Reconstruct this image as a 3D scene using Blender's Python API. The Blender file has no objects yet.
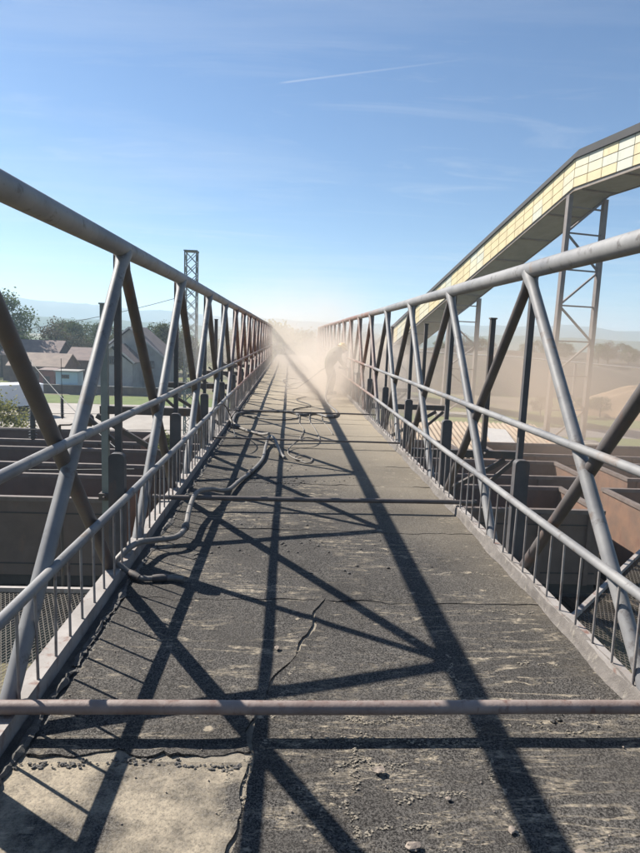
import bpy, math, random
import numpy as np
from mathutils import Vector, Matrix
R = math.radians
scene = bpy.context.scene
col = scene.collection

# ------------------------------------------------------------------ camera
CAM_H = 1.532
def make_camera():
    yaw, pitch, roll = .0533, .1438, .0385
    cy, sy = math.cos(yaw), math.sin(yaw)
    fwd = Vector((sy*math.cos(pitch), cy*math.cos(pitch), -math.sin(pitch)))
    right = Vector((cy, -sy, 0)); up = right.cross(fwd)
    r2 = math.cos(roll)*right + math.sin(roll)*up
    u2 = -math.sin(roll)*right + math.cos(roll)*up
    cd = bpy.data.cameras.new('camera'); co = bpy.data.objects.new('camera', cd); col.objects.link(co)
    m = Matrix((r2, u2, -fwd)).transposed().to_4x4(); m.translation = (0, 0, CAM_H)
    co.matrix_world = m
    cd.sensor_fit = 'HORIZONTAL'; cd.sensor_width = 36; cd.lens = 620/640*36
    cd.clip_start = .05; cd.clip_end = 30000
    scene.camera = co
make_camera()

# ------------------------------------------------------------------ light, sky
SUN_DIR = Vector((-.94, .64, 1.0)).normalized()
elev = math.asin(SUN_DIR.z)
sun_rot = math.atan2(SUN_DIR.x, SUN_DIR.y)
sd = bpy.data.lights.new('sun', 'SUN'); so = bpy.data.objects.new('sun', sd); col.objects.link(so)
sd.energy = 5.0; sd.angle = R(.53); sd.color = (1, .94, .85)
so.rotation_euler = SUN_DIR.to_track_quat('Z', 'Y').to_euler()

world = bpy.data.worlds.new('World'); scene.world = world; world.use_nodes = True
def build_world():
    nt = world.node_tree; N = nt.nodes; L = nt.links
    bg = N['Background']
    sky = N.new('ShaderNodeTexSky'); sky.sky_type = 'NISHITA'; sky.sun_disc = False
    sky.sun_elevation = elev; sky.sun_rotation = sun_rot
    sky.air_density = 1.0; sky.dust_density = .3; sky.ozone_density = 3.0; sky.altitude = 100
    geo = N.new('ShaderNodeTexCoord')
    # thin cirrus, projected on a high flat layer
    sep = N.new('ShaderNodeSeparateXYZ'); L.new(geo.outputs['Generated'], sep.inputs[0])
    zc = N.new('ShaderNodeMath'); zc.operation = 'MAXIMUM'; L.new(sep.outputs['Z'], zc.inputs[0]); zc.inputs[1].default_value = .03
    dv = N.new('ShaderNodeVectorMath'); dv.operation = 'DIVIDE'
    cb = N.new('ShaderNodeCombineXYZ')
    for i in range(3): L.new(zc.outputs[0], cb.inputs[i])
    L.new(geo.outputs['Generated'], dv.inputs[0]); L.new(cb.outputs[0], dv.inputs[1])
    def cirrus(scale, rot, stretch, lo, hi, dist, seed):
        mp = N.new('ShaderNodeMapping'); mp.inputs['Rotation'].default_value = (0, 0, rot)
        mp.inputs['Scale'].default_value = (stretch, 1, 1); mp.inputs['Location'].default_value = (seed, seed*.7, 0)
        L.new(dv.outputs[0], mp.inputs[0])
        nz = N.new('ShaderNodeTexNoise'); nz.inputs['Scale'].default_value = scale; nz.inputs['Detail'].default_value = 7
        nz.inputs['Roughness'].default_value = .62; nz.inputs['Distortion'].default_value = dist
        L.new(mp.outputs[0], nz.inputs['Vector'])
        mr = N.new('ShaderNodeMapRange'); mr.inputs[1].default_value = lo; mr.inputs[2].default_value = hi
        L.new(nz.outputs['Fac'], mr.inputs[0]); return mr.outputs[0]
    a = cirrus(.8, 1.25, .30, .47, .80, .6, 3.1)
    b = cirrus(2.4, .9, .35, .56, .85, .8, 7.7)
    ad = N.new('ShaderNodeMath'); ad.operation = 'ADD'; L.new(a, ad.inputs[0]); L.new(b, ad.inputs[1])
    # contrail: a great-circle streak between two directions, feathered at its ends
    def norm(v): return Vector(v).normalized()
    A = norm(CON_A); B = norm(CON_B); n = A.cross(B).normalized(); t = (B-A).normalized(); mid = (A+B).normalized()
    half = math.acos(max(-1, min(1, A.dot(B))))/2
    d1 = N.new('ShaderNodeVectorMath'); d1.operation = 'DOT_PRODUCT'; L.new(geo.outputs['Generated'], d1.inputs[0]); d1.inputs[1].default_value = n
    ab = N.new('ShaderNodeMath'); ab.operation = 'ABSOLUTE'; L.new(d1.outputs['Value'], ab.inputs[0])
    m1 = N.new('ShaderNodeMapRange'); m1.inputs[1].default_value = .0016; m1.inputs[2].default_value = .0004; L.new(ab.outputs[0], m1.inputs[0])
    d2 = N.new('ShaderNodeVectorMath'); d2.operation = 'DOT_PRODUCT'; L.new(geo.outputs['Generated'], d2.inputs[0]); d2.inputs[1].default_value = t
    m2 = N.new('ShaderNodeMapRange'); m2.inputs[1].default_value = -half; m2.inputs[2].default_value = -half*.9; L.new(d2.outputs['Value'], m2.inputs[0])
    m3 = N.new('ShaderNodeMapRange'); m3.inputs[1].default_value = half; m3.inputs[2].default_value = -half; L.new(d2.outputs['Value'], m3.inputs[0])
    d3 = N.new('ShaderNodeVectorMath'); d3.operation = 'DOT_PRODUCT'; L.new(geo.outputs['Generated'], d3.inputs[0]); d3.inputs[1].default_value = mid
    m4 = N.new('ShaderNodeMath'); m4.operation = 'GREATER_THAN'; L.new(d3.outputs['Value'], m4.inputs[0]); m4.inputs[1].default_value = .5
    def mul(x, y):
        m = N.new('ShaderNodeMath'); m.operation = 'MULTIPLY'; L.new(x, m.inputs[0])
        if isinstance(y, float): m.inputs[1].default_value = y
        else: L.new(y, m.inputs[1])
        return m.outputs[0]
    con = mul(mul(mul(m1.outputs[0], m2.outputs[0]), m3.outputs[0]), m4.outputs[0])
    tot = N.new('ShaderNodeMath'); tot.operation = 'ADD'; tot.use_clamp = True
    L.new(mul(ad.outputs[0], .26), tot.inputs[0]); L.new(mul(con, .30), tot.inputs[1])
    mix = N.new('ShaderNodeMixRGB'); L.new(tot.outputs[0], mix.inputs[0])
    tint = N.new('ShaderNodeMixRGB'); tint.blend_type = 'MULTIPLY'; tint.inputs[0].default_value = 1; tint.inputs[2].default_value = SKY_TINT
    L.new(sky.outputs[0], tint.inputs[1]); L.new(tint.outputs[0], mix.inputs[1]); mix.inputs[2].default_value = (7.5, 7.8, 8.2, 1)
    L.new(mix.outputs[0], bg.inputs['Color']); bg.inputs['Strength'].default_value = SKY_STRENGTH
SKY_STRENGTH = .052
SKY_TINT = (.80, .96, 1.10, 1)
CON_A = (-.0273, .936, .351); CON_B = (.2454, .891, .382)
build_world()
vs = scene.view_settings; vs.view_transform = 'Standard'; vs.look = 'None'; vs.exposure = 1.14; vs.gamma = 1
scene.cycles.volume_bounces = 2
scene.cycles.max_bounces = 6
scene.cycles.transparent_max_bounces = 16
scene.cycles.volume_step_rate = 1.0
scene.cycles.use_denoising = True

# ------------------------------------------------------------------ helpers
rnd = random.Random(7)
def tag(o, label=None, cat=None, group=None, kind=None):
    if label: o['label'] = label
    if cat: o['category'] = cat
    if group: o['group'] = group
    if kind: o['kind'] = kind
    return o
def empty(name, loc=(0, 0, 0), rz=0, parent=None):
    o = bpy.data.objects.new(name, None); col.objects.link(o); o.location = loc; o.rotation_euler.z = rz
    o.empty_display_size = .2
    if parent: o.parent = parent
    return o
class MB:
    def __init__(s): s.v = []; s.f = []; s.sm = []
    def add(s, vs_, fs, smooth=False):
        b = len(s.v); s.v.extend([tuple(p) for p in vs_])
        for f in fs: s.f.append(tuple(i+b for i in f)); s.sm.append(smooth)
        return s
    def box(s, x0, x1, y0, y1, z0, z1):
        v = [(x0,y0,z0),(x1,y0,z0),(x1,y1,z0),(x0,y1,z0),(x0,y0,z1),(x1,y0,z1),(x1,y1,z1),(x0,y1,z1)]
        return s.add(v, [(0,3,2,1),(4,5,6,7),(0,1,5,4),(1,2,6,5),(2,3,7,6),(3,0,4,7)])
    def bar(s, a, b, w, d, up=(0, 0, 1)):
        a = Vector(a); b = Vector(b); t = (b-a).normalized(); u = Vector(up)
        if abs(t.dot(u)) > .98: u = Vector((1, 0, 0))
        r = t.cross(u).normalized(); q = r.cross(t)
        r *= w/2; q *= d/2
        v = [p+e for p in (a, b) for e in (-r-q, r-q, r+q, -r+q)]
        return s.add(v, [(3,2,1,0),(4,5,6,7),(0,1,5,4),(1,2,6,5),(2,3,7,6),(3,0,4,7)])
    def tube(s, pts, rad, n=12, caps=True):
        pts = [Vector(p) for p in pts]; m = len(pts)
        rads = rad if isinstance(rad, (list, tuple)) else [rad]*m
        t0 = (pts[1]-pts[0]).normalized()
        u = t0.orthogonal().normalized(); rings = []
        for i, p in enumerate(pts):
            t = (pts[min(i+1, m-1)]-pts[max(i-1, 0)]).normalized()
            u = (u-t*u.dot(t)).normalized(); w = t.cross(u)
            rings.append([p+(u*math.cos(2*math.pi*k/n)+w*math.sin(2*math.pi*k/n))*rads[i] for k in range(n)])
        b = len(s.v)
        for r_ in rings: s.v.extend([tuple(p) for p in r_])
        for i in range(m-1):
            for k in range(n):
                k2 = (k+1) % n
                s.f.append((b+i*n+k, b+i*n+k2, b+(i+1)*n+k2, b+(i+1)*n+k)); s.sm.append(True)
        if caps:
            s.add(rings[0], [tuple(reversed(range(n)))]); s.add(rings[-1], [tuple(range(n))])
        return s
    def prism(s, poly, axis, a, b):
        """closed polygon (list of 2-tuples) extruded along axis between a and b"""
        def P(p, t):
            return (t, p[0], p[1]) if axis == 'x' else (p[0], t, p[1]) if axis == 'y' else (p[0], p[1], t)
        n = len(poly); v = [P(p, a) for p in poly]+[P(p, b) for p in poly]
        f = [tuple(reversed(range(n))), tuple(range(n, 2*n))]+[(i, (i+1) % n, (i+1) % n+n, i+n) for i in range(n)]
        return s.add(v, f)
    def blob(s, c, r, n=10, m=7, jit=0, rg=None):
        c = Vector(c); v = [c+Vector((0, 0, -r[2]))]
        for j in range(1, m):
            ph = -math.pi/2+math.pi*j/m
            for k in range(n):
                th = 2*math.pi*k/n; q = 1+(rg.uniform(-jit, jit) if jit else 0)
                v.append(c+Vector((r[0]*math.cos(ph)*math.cos(th)*q, r[1]*math.cos(ph)*math.sin(th)*q, r[2]*math.sin(ph)*q)))
        v.append(c+Vector((0, 0, r[2]))); f = []
        for k in range(n): f.append((0, 1+(k+1) % n, 1+k))
        for j in range(m-2):
            for k in range(n):
                a = 1+j*n; f.append((a+k, a+(k+1) % n, a+n+(k+1) % n, a+n+k))
        e = len(v)-1; a = 1+(m-2)*n
        for k in range(n): f.append((a+k, a+(k+1) % n, e))
        return s.add(v, f, True)
    def mesh(s, name, mat):
        me = bpy.data.meshes.new(name); me.from_pydata(s.v, [], s.f)
        me.polygons.foreach_set('use_smooth', s.sm); me.materials.append(mat); me.update(); return me
    def build(s, name, mat, parent=None, loc=None):
        o = bpy.data.objects.new(name, s.mesh(name, mat)); col.objects.link(o)
        if parent: o.parent = parent
        if loc: o.location = loc
        return o
def inst(name, me, parent=None, loc=(0, 0, 0), rot=None, scale=None):
    o = bpy.data.objects.new(name, me); col.objects.link(o); o.location = loc
    if parent: o.parent = parent
    if rot: o.rotation_euler = rot
    if scale: o.scale = scale
    return o
def copy_tree(o, parent=None):
    c = o.copy(); col.objects.link(c); c.parent = parent
    for ch in list(o.children): copy_tree(ch, c)
    return c
def smooth_path(pts, n=8):
    P = [Vector(p) for p in pts]; P = [2*P[0]-P[1]]+P+[2*P[-1]-P[-2]]; out = []
    for i in range(1, len(P)-2):
        for k in range(n):
            t = k/n; a, b, c, d = P[i-1:i+3]
            out.append(.5*((2*b)+(c-a)*t+(2*a-5*b+4*c-d)*t*t+(3*b-3*c+d-a)*t**3))
    out.append(P[-2]); return out

# ------------------------------------------------------------------ materials
def newmat(name):
    m = bpy.data.materials.new(name); m.use_nodes = True
    nt = m.node_tree; return m, nt.nodes, nt.links, nt.nodes['Principled BSDF']
def setc(s, v):
    s.default_value = (*v, 1) if len(v) == 3 else v
def noise(N, L, vec, scale, detail=4, rough=.55, dist=0):
    n = N.new('ShaderNodeTexNoise'); n.inputs['Scale'].default_value = scale; n.inputs['Detail'].default_value = detail
    n.inputs['Roughness'].default_value = rough; n.inputs['Distortion'].default_value = dist
    if vec is not None: L.new(vec, n.inputs['Vector'])
    return n.outputs['Fac']
def ramp(N, L, src, lo, hi, a=0., b=1.):
    m = N.new('ShaderNodeMapRange'); m.inputs[1].default_value = lo; m.inputs[2].default_value = hi
    m.inputs[3].default_value = a; m.inputs[4].default_value = b; m.clamp = True
    L.new(src, m.inputs[0]); return m.outputs[0]
def mixc(N, L, fac, a, b, bt='MIX'):
    m = N.new('ShaderNodeMixRGB'); m.blend_type = bt
    if isinstance(fac, float): m.inputs[0].default_value = fac
    else: L.new(fac, m.inputs[0])
    for i, x in ((1, a), (2, b)):
        if isinstance(x, tuple): setc(m.inputs[i], x)
        else: L.new(x, m.inputs[i])
    return m.outputs[0]
def math_(N, L, op, a, b):
    m = N.new('ShaderNodeMath'); m.operation = op
    for i, x in enumerate((a, b)):
        if isinstance(x, (int, float)): m.inputs[i].default_value = x
        else: L.new(x, m.inputs[i])
    return m.outputs[0]
def wpos(N):
    g = N.new('ShaderNodeNewGeometry'); return g.outputs['Position']
def mapping(N, L, vec, scale=(1, 1, 1), loc=(0, 0, 0), rot=(0, 0, 0)):
    m = N.new('ShaderNodeMapping'); m.inputs['Scale'].default_value = scale; m.inputs['Location'].default_value = loc
    m.inputs['Rotation'].default_value = rot; L.new(vec, m.inputs[0]); return m.outputs[0]
def bump(N, L, P, h, strength, dist):
    b = N.new('ShaderNodeBump'); b.inputs['Strength'].default_value = strength; b.inputs['Distance'].default_value = dist
    L.new(h, b.inputs['Height']); L.new(b.outputs[0], P.inputs['Normal'])
def basic(name, c, c2=None, scale=3, rough=.7, metal=0, bs=.15, bd=.01, stain=None, lo=.35, hi=.65):
    m, N, L, P = newmat(name); p = wpos(N)
    c2 = c2 or tuple(x*.7 for x in c)
    n = noise(N, L, p, scale, 6, .6)
    cc = mixc(N, L, ramp(N, L, n, lo, hi), c, c2)
    if stain:
        n2 = noise(N, L, mapping(N, L, p, (1, 1, .35)), scale*2.6, 6, .65)
        cc = mixc(N, L, ramp(N, L, n2, .55, .68), cc, stain)
    L.new(cc, P.inputs['Base Color']); P.inputs['Roughness'].default_value = rough; P.inputs['Metallic'].default_value = metal
    if bs: bump(N, L, P, noise(N, L, p, scale*9, 4), bs, bd)
    return m

def steel_paint():
    """grey primer near, old rusty paint farther along the bridge (not yet blasted and primed)"""
    m, N, L, P = newmat('primed_steel'); p = wpos(N)
    s = N.new('ShaderNodeSeparateXYZ'); L.new(p, s.inputs[0])
    n1 = noise(N, L, p, 2.2, 6, .62)
    n2 = noise(N, L, p, 11, 5, .7)
    grey = mixc(N, L, ramp(N, L, n1, .38, .60), (.14, .139, .143), (.225, .22, .215))
    grey = mixc(N, L, ramp(N, L, n2, .57, .66, 0, .7), grey, (.075, .062, .056))
    grey = mixc(N, L, ramp(N, L, noise(N, L, p, 5.5, 5, .6), .60, .68, 0, .5), grey, (.17, .125, .095))
    rust = mixc(N, L, ramp(N, L, n2, .4, .62), (.13, .055, .038), (.20, .115, .085))
    rust = mixc(N, L, ramp(N, L, n1, .52, .66), rust, (.21, .195, .18))
    y = math_(N, L, 'ADD', s.outputs['Y'], math_(N, L, 'MULTIPLY', noise(N, L, p, 1.1, 3), 5.))
    f = ramp(N, L, y, 13.2, 14.8)
    c = mixc(N, L, f, grey, rust)
    L.new(c, P.inputs['Base Color']); P.inputs['Roughness'].default_value = .55; P.inputs['Metallic'].default_value = .0
    P.inputs['Specular IOR Level'].default_value = .45
    bump(N, L, P, n2, .25, .004)
    return m
M = {}
M['steel'] = steel_paint()
M['picket'] = basic('dusty_rod', (.27, .25, .235), (.17, .15, .14), 9, .6, stain=(.11, .07, .055))
M['steel_brown'] = basic('dark_brown_steel', (.06, .051, .05), (.10, .088, .084), 3, .6, stain=(.11, .065, .05))  # darker brown tone for the near diagonals that run down and away
M['post_dark'] = basic('dark_painted_steel', (.048, .047, .051), (.085, .08, .08), 4, .6, stain=(.10, .07, .06))
M['steel_dark'] = basic('dark_old_steel', (.055, .05, .05), (.085, .07, .06), 4, .65, stain=(.12, .07, .045))
M['steel_dusty'] = basic('dusty_steel', (.36, .33, .30), (.25, .225, .21), 6, .7, stain=(.17, .11, .085))
M['pipe_rusty'] = basic('rusty_pipe', (.165, .12, .105), (.24, .195, .175), 7, .6, stain=(.13, .075, .06))
M['pipe_dark'] = basic('dark_pipe', (.075, .065, .06), (.12, .10, .09), 7, .55)
M['kerb'] = basic('kerb_paint', (.31, .285, .265), (.21, .19, .175), 5, .8, stain=(.16, .09, .07))
M['post_green'] = basic('greenish_post', (.19, .22, .212), (.135, .157, .15), 3, .6)

def felt(name, sandy, base=(.009, .0085, .0085)):
    m, N, L, P = newmat(name); p = wpos(N)
    s = N.new('ShaderNodeSeparateXYZ'); L.new(p, s.inputs[0])
    grain = noise(N, L, p, 135, 3, .7)
    g2 = noise(N, L, p, 420, 2, .5)
    c = mixc(N, L, ramp(N, L, grain, .44, .60), base, (.115, .107, .098))
    c = mixc(N, L, ramp(N, L, g2, .60, .68), c, (.26, .24, .215))
    med = noise(N, L, p, 2.3, 5, .6)
    c = mixc(N, L, ramp(N, L, med, .4, .65, 0, .45), c, (.055, .05, .045))
    sandc = mixc(N, L, ramp(N, L, noise(N, L, p, 60, 3), .3, .7), (.38, .325, .245), (.27, .23, .175))
    # drift lines of sand: thin wandering streaks lying across the deck
    str_ = noise(N, L, mapping(N, L, p, (1.0, 5.5, 1)), 1.9, 6, .6, .5)
    ab = math_(N, L, 'ABSOLUTE', math_(N, L, 'SUBTRACT', str_, .5), 0)
    line = ramp(N, L, ab, .030, .004)
    patch = ramp(N, L, noise(N, L, p, 1.3, 4, .6), .47, .60)
    line = math_(N, L, 'MULTIPLY', line, patch)
    fine = ramp(N, L, noise(N, L, p, 26, 4, .7), .46, .62)
    line = math_(N, L, 'MULTIPLY', line, math_(N, L, 'ADD', math_(N, L, 'MULTIPLY', fine, .8), .30))
    spots = ramp(N, L, noise(N, L, mapping(N, L, p, (1, 1.6, 1)), 8.5, 4, .55), .665, .71)
    line = math_(N, L, 'MAXIMUM', line, math_(N, L, 'MULTIPLY', spots, .7))
    # residue left where water stood, in the middle of the near deck
    dx = math_(N, L, 'MULTIPLY', math_(N, L, 'SUBTRACT', s.outputs['X'], .35), 1.4); dy = math_(N, L, 'SUBTRACT', s.outputs['Y'], 1.95)
    rr = math_(N, L, 'SQRT', math_(N, L, 'ADD', math_(N, L, 'MULTIPLY', dx, dx), math_(N, L, 'MULTIPLY', dy, dy)), 0)
    zone = ramp(N, L, rr, 1.15, .25)
    bl = noise(N, L, mapping(N, L, p, (1.0, 3.4, 1), (3, 1, 0)), 3.1, 7, .66, .15)
    blo = math_(N, L, 'MULTIPLY', ramp(N, L, math_(N, L, 'ABSOLUTE', math_(N, L, 'SUBTRACT', bl, .50), 0), .017, .003), zone)
    blo = math_(N, L, 'MULTIPLY', blo, ramp(N, L, noise(N, L, p, 4.4, 4, .6), .44, .56))
    blo = math_(N, L, 'MULTIPLY', blo, math_(N, L, 'ADD', math_(N, L, 'MULTIPLY', fine, .75), .45))
    line = math_(N, L, 'MAXIMUM', line, blo)
    # broad sand cover: grows towards the blasting work, more on the right-hand side
    yy = math_(N, L, 'ADD', s.outputs['Y'], math_(N, L, 'MULTIPLY', s.outputs['X'], 2.2))
    yy = math_(N, L, 'ADD', yy, math_(N, L, 'MULTIPLY', math_(N, L, 'SUBTRACT', noise(N, L, p, .9, 4), .5), 5.))
    far = ramp(N, L, yy, 6.0, 14.5, 0., .86)
    tot = math_(N, L, 'MAXIMUM', line, far)
    stain = ramp(N, L, noise(N, L, p, .8, 6, .7), .45, .6, 0, .3); c = mixc(N, L, stain, c, (.012, .011, .010))
    if sandy:
        sn = ramp(N, L, noise(N, L, p, 3.1, 5, .6), .40, .56, 0, .95)
        grit = ramp(N, L, noise(N, L, p, 120, 3, .7), .34, .56, .35, 1)
        tot = math_(N, L, 'MAXIMUM', tot, math_(N, L, 'MULTIPLY', sn, grit))
    c = mixc(N, L, tot, c, sandc)
    L.new(c, P.inputs['Base Color']); P.inputs['Roughness'].default_value = .82
    P.inputs['Specular IOR Level'].default_value = .12
    h = math_(N, L, 'ADD', math_(N, L, 'MULTIPLY', grain, .6), math_(N, L, 'MULTIPLY', noise(N, L, p, 30, 4), 1.2))
    bump(N, L, P, h, .55, .006)
    return m
M['felt'] = felt('roofing_felt', False)
M['felt_sandy'] = felt('sandy_roofing_felt', True, (.022, .020, .018))
M['tar'] = basic('bitumen', (.03, .028, .026), (.075, .067, .058), 20, .6, bs=.5, bd=.01)
M['tar_dusty'] = basic('dusty_bitumen', (.075, .071, .068), (.13, .12, .108), 24, .8, bs=.8, bd=.01)
M['flash'] = basic('dusty_flashing', (.135, .12, .108), (.085, .075, .068), 14, .85, stain=(.19, .17, .145), bs=.6, bd=.01)
M['hose'] = basic('hose_rubber', (.10, .095, .09), (.17, .155, .14), 14, .55)
M['sand'] = basic('dry_sand', (.32, .28, .22), (.20, .175, .14), 30, .95, bs=.8)
M['hose_light'] = basic('dusty_hose', (.21, .19, .165), (.14, .125, .11), 12, .7)
M['cable'] = basic('black_cable', (.02, .02, .02), (.035, .035, .035), 8, .5)
M['stone'] = basic('loose_stone', (.26, .215, .175), (.17, .14, .12), 30, .9)

# wagons etc
M['wagon'] = basic('wagon_brown', (.095, .068, .054), (.13, .094, .075), 1.4, .75, stain=(.13, .085, .062))
M['wagon_in'] = basic('wagon_inside', (.12, .085, .066), (.08, .058, .047), 1.1, .85, stain=(.19, .12, .08))
M['wagon_rust'] = basic('wagon_rust', (.185, .105, .068), (.12, .078, .058), 1.6, .85, stain=(.13, .07, .05))
M['rim'] = basic('wagon_rim', (.15, .12, .105), (.10, .078, .068), 3, .7)
M['under'] = basic('wagon_underframe', (.03, .027, .025), (.05, .04, .035), 3, .8)
M['mesh_wire'] = basic('expanded_metal', (.10, .085, .068), (.065, .054, .042), 6, .7)
M['conc'] = basic('concrete', (.30, .285, .265), (.23, .215, .195), 1.3, .9)

def ground_mat():
    m, N, L, P = newmat('ground'); p = wpos(N)
    s = N.new('ShaderNodeSeparateXYZ'); L.new(p, s.inputs[0])
    a = noise(N, L, p, .11, 6, .62); b = noise(N, L, p, 1.7, 6, .7); f = noise(N, L, p, .004, 4, .6)
    dirt = mixc(N, L, ramp(N, L, b, .35, .65), (.20, .165, .125), (.125, .105, .085))
    grass = mixc(N, L, ramp(N, L, b, .35, .65), (.085, .12, .035), (.15, .155, .06))
    c = mixc(N, L, ramp(N, L, a, .44, .56), dirt, grass)
    fld = mixc(N, L, ramp(N, L, f, .42, .55), (.10, .125, .05), (.19, .165, .10))
    c = mixc(N, L, ramp(N, L, s.outputs['Y'], 120, 260), c, fld)
    L.new(c, P.inputs['Base Color']); P.inputs['Roughness'].default_value = 1
    P.inputs['Specular IOR Level'].default_value = .1
    bump(N, L, P, b, .6, .1); return m
M['ground'] = ground_mat()
M['grass'] = basic('grass', (.12, .15, .04), (.085, .115, .03), .8, 1, bs=.8, bd=.05)
M['yard'] = basic('pale_dirt', (.34, .31, .275), (.27, .24, .21), .5, 1, bs=.5, bd=.03)
M['road'] = basic('asphalt_road', (.19, .185, .18), (.15, .145, .14), .8, .95)
M['ballast'] = basic('ballast', (.19, .155, .12), (.12, .098, .08), 5, 1, bs=1, bd=.06)
M['weeds'] = basic('weedy_dirt', (.19, .165, .085), (.10, .088, .052), .9, 1, bs=.9, bd=.1, stain=(.26, .22, .12))
M['mound'] = basic('soil_mound', (.30, .205, .125), (.22, .15, .095), .35, 1, bs=.7, bd=.1)
M['dark_mound'] = basic('dark_spoil', (.055, .045, .036), (.085, .07, .05), .2, 1, bs=.8, bd=.2, stain=(.07, .08, .035))
def hill(name, a, b, sc):
    m, N, L, P = newmat(name); p = wpos(N)
    n = noise(N, L, p, sc, 8, .65)
    L.new(mixc(N, L, ramp(N, L, n, .42, .6), a, b), P.inputs['Base Color']); P.inputs['Roughness'].default_value = 1
    P.inputs['Specular IOR Level'].default_value = .05; return m
M['hill'] = hill('far_hills', (.05, .075, .04), (.10, .11, .06), .006)
def leafmat(name, a, b, tr=.35):
    m, N, L, P = newmat(name); p = wpos(N)
    n = noise(N, L, p, .7, 4, .6)
    oi = N.new('ShaderNodeObjectInfo')
    c = mixc(N, L, ramp(N, L, n, .35, .65), a, b)
    hs = N.new('ShaderNodeHueSaturation'); L.new(c, hs.inputs['Color'])
    L.new(ramp(N, L, oi.outputs['Random'], 0, 1, .75, 1.3), hs.inputs['Value'])
    L.new(ramp(N, L, oi.outputs['Random'], 0, 1, .47, .52), hs.inputs['Hue'])
    L.new(hs.outputs[0], P.inputs['Base Color']); P.inputs['Roughness'].default_value = .7
    P.inputs['Specular IOR Level'].default_value = .2
    t = N.new('ShaderNodeBsdfTranslucent'); L.new(hs.outputs[0], t.inputs[0])
    mx = N.new('ShaderNodeMixShader'); mx.inputs[0].default_value = tr
    out = [n_ for n_ in N if n_.type == 'OUTPUT_MATERIAL'][0]
    L.new(P.outputs[0], mx.inputs[1]); L.new(t.outputs[0], mx.inputs[2]); L.new(mx.outputs[0], out.inputs[0])
    return m
M['leaf'] = leafmat('foliage', (.048, .078, .020), (.085, .11, .035))
M['leaf_light'] = leafmat('light_foliage', (.15, .18, .055), (.24, .24, .10), .45)
M['leaf_brown'] = leafmat('budding_foliage', (.10, .08, .052), (.07, .07, .036))
M['bark'] = basic('bark', (.10, .08, .06), (.06, .05, .04), 4, .95)

# ================================================================== SETTING
GZ = -7.0
def sheet(name, x0, x1, y0, y1, z, mat, kind='structure', n=1, jit=0, parent=None):
    rg = random.Random(name+str(x0)+str(y0)); k = max(2, n)
    top = [(x0+(x1-x0)*i/k, y1+rg.uniform(-jit, jit), z) for i in range(k+1)]
    bot = [(x0+(x1-x0)*i/k, y0+rg.uniform(-jit, jit), z) for i in range(k+1)]
    mb = MB()
    for i in range(k): mb.add([bot[i], bot[i+1], top[i+1], top[i]], [(0, 1, 2, 3)])
    return tag(mb.build(name, mat, parent), kind=kind)
g = MB()
xs = [-9000, -300, -60, 60, 300, 9000]; ys = [-9000, -100, 50, 120, 300, 9000]
for i in range(5):
    for j in range(5): g.add([(xs[i], ys[j], GZ), (xs[i+1], ys[j], GZ), (xs[i+1], ys[j+1], GZ), (xs[i], ys[j+1], GZ)], [(0, 1, 2, 3)])
tag(g.build('ground', M['ground']), kind='structure')
sheet('rail_yard', -60, 60, 13, 45, GZ+.004, M['ballast'], n=30, jit=1.0)
sheet('weedy_ground', -60, 60, -15, 17.2, GZ+.008, M['weeds'], n=30, jit=.6)
sheet('dirt_yard', -70, -3, 50, 71, GZ+.006, M['yard'], n=30, jit=.8)
sheet('grass_strip', -90, -4, 71.5, 80, GZ+.010, M['grass'], n=30, jit=.6)
sheet('grass_field', 8, 90, 46, 57, GZ+.006, M['grass'], n=30, jit=.8)
sheet('road', 5, 160, 57, 63, GZ+.012, M['road'], n=2)
sheet('grass_field', 8, 120, 64, 72, GZ+.014, M['grass'], n=30, jit=1.0)

def ridge(name, rad, prof, mat, base=GZ-3, depth=600, seed=1, rough=4):
    """a range of hills that runs round the valley at a given distance"""
    rg = np.random.RandomState(seed); n = 420
    az = np.linspace(-math.pi, math.pi, n); pa = [R(a) for a, h in prof]; ph = [h for a, h in prof]
    h = np.interp(az, pa, ph)
    for k, amp in ((23, 1.0), (51, .6), (97, .4), (160, .25)): h += rough*amp*np.sin(az*k+rg.uniform(0, 6))
    mb = MB(); v = []; rows = 7
    for i in range(n):
        for j in range(rows):
            t = j/(rows-1); rr = rad+depth*t
            z = base+(h[i]-base)*math.sin(t*math.pi/2)*(1+.04*math.sin(az[i]*130+j*1.7))
            v.append((rr*math.sin(az[i]), rr*math.cos(az[i]), z))
    f = [(i*rows+j, (i+1)*rows+j, (i+1)*rows+j+1, i*rows+j+1) for i in range(n-1) for j in range(rows-1)]
    mb.add(v, f, True); return tag(mb.build(name, mat), kind='structure')
ridge('hills', 1500, [(-180, 50), (-60, 60), (-26, 74), (-20, 66), (-15, 60), (-10, 58), (-6, 46), (-2, 48), (5, 44), (12, 46), (20, 53), (24, 58), (28, 46), (36, 44), (60, 55), (180, 50)], M['hill'], depth=350, seed=3, rough=1.8)
ridge('foothills', 760, [(-180, 14), (-30, 20), (-20, 15), (-8, 10), (-3, 14), (4, 9), (15, 10), (25, 14), (32, 11), (180, 12)], M['hill'], depth=180, seed=9, rough=1.2)

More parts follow.
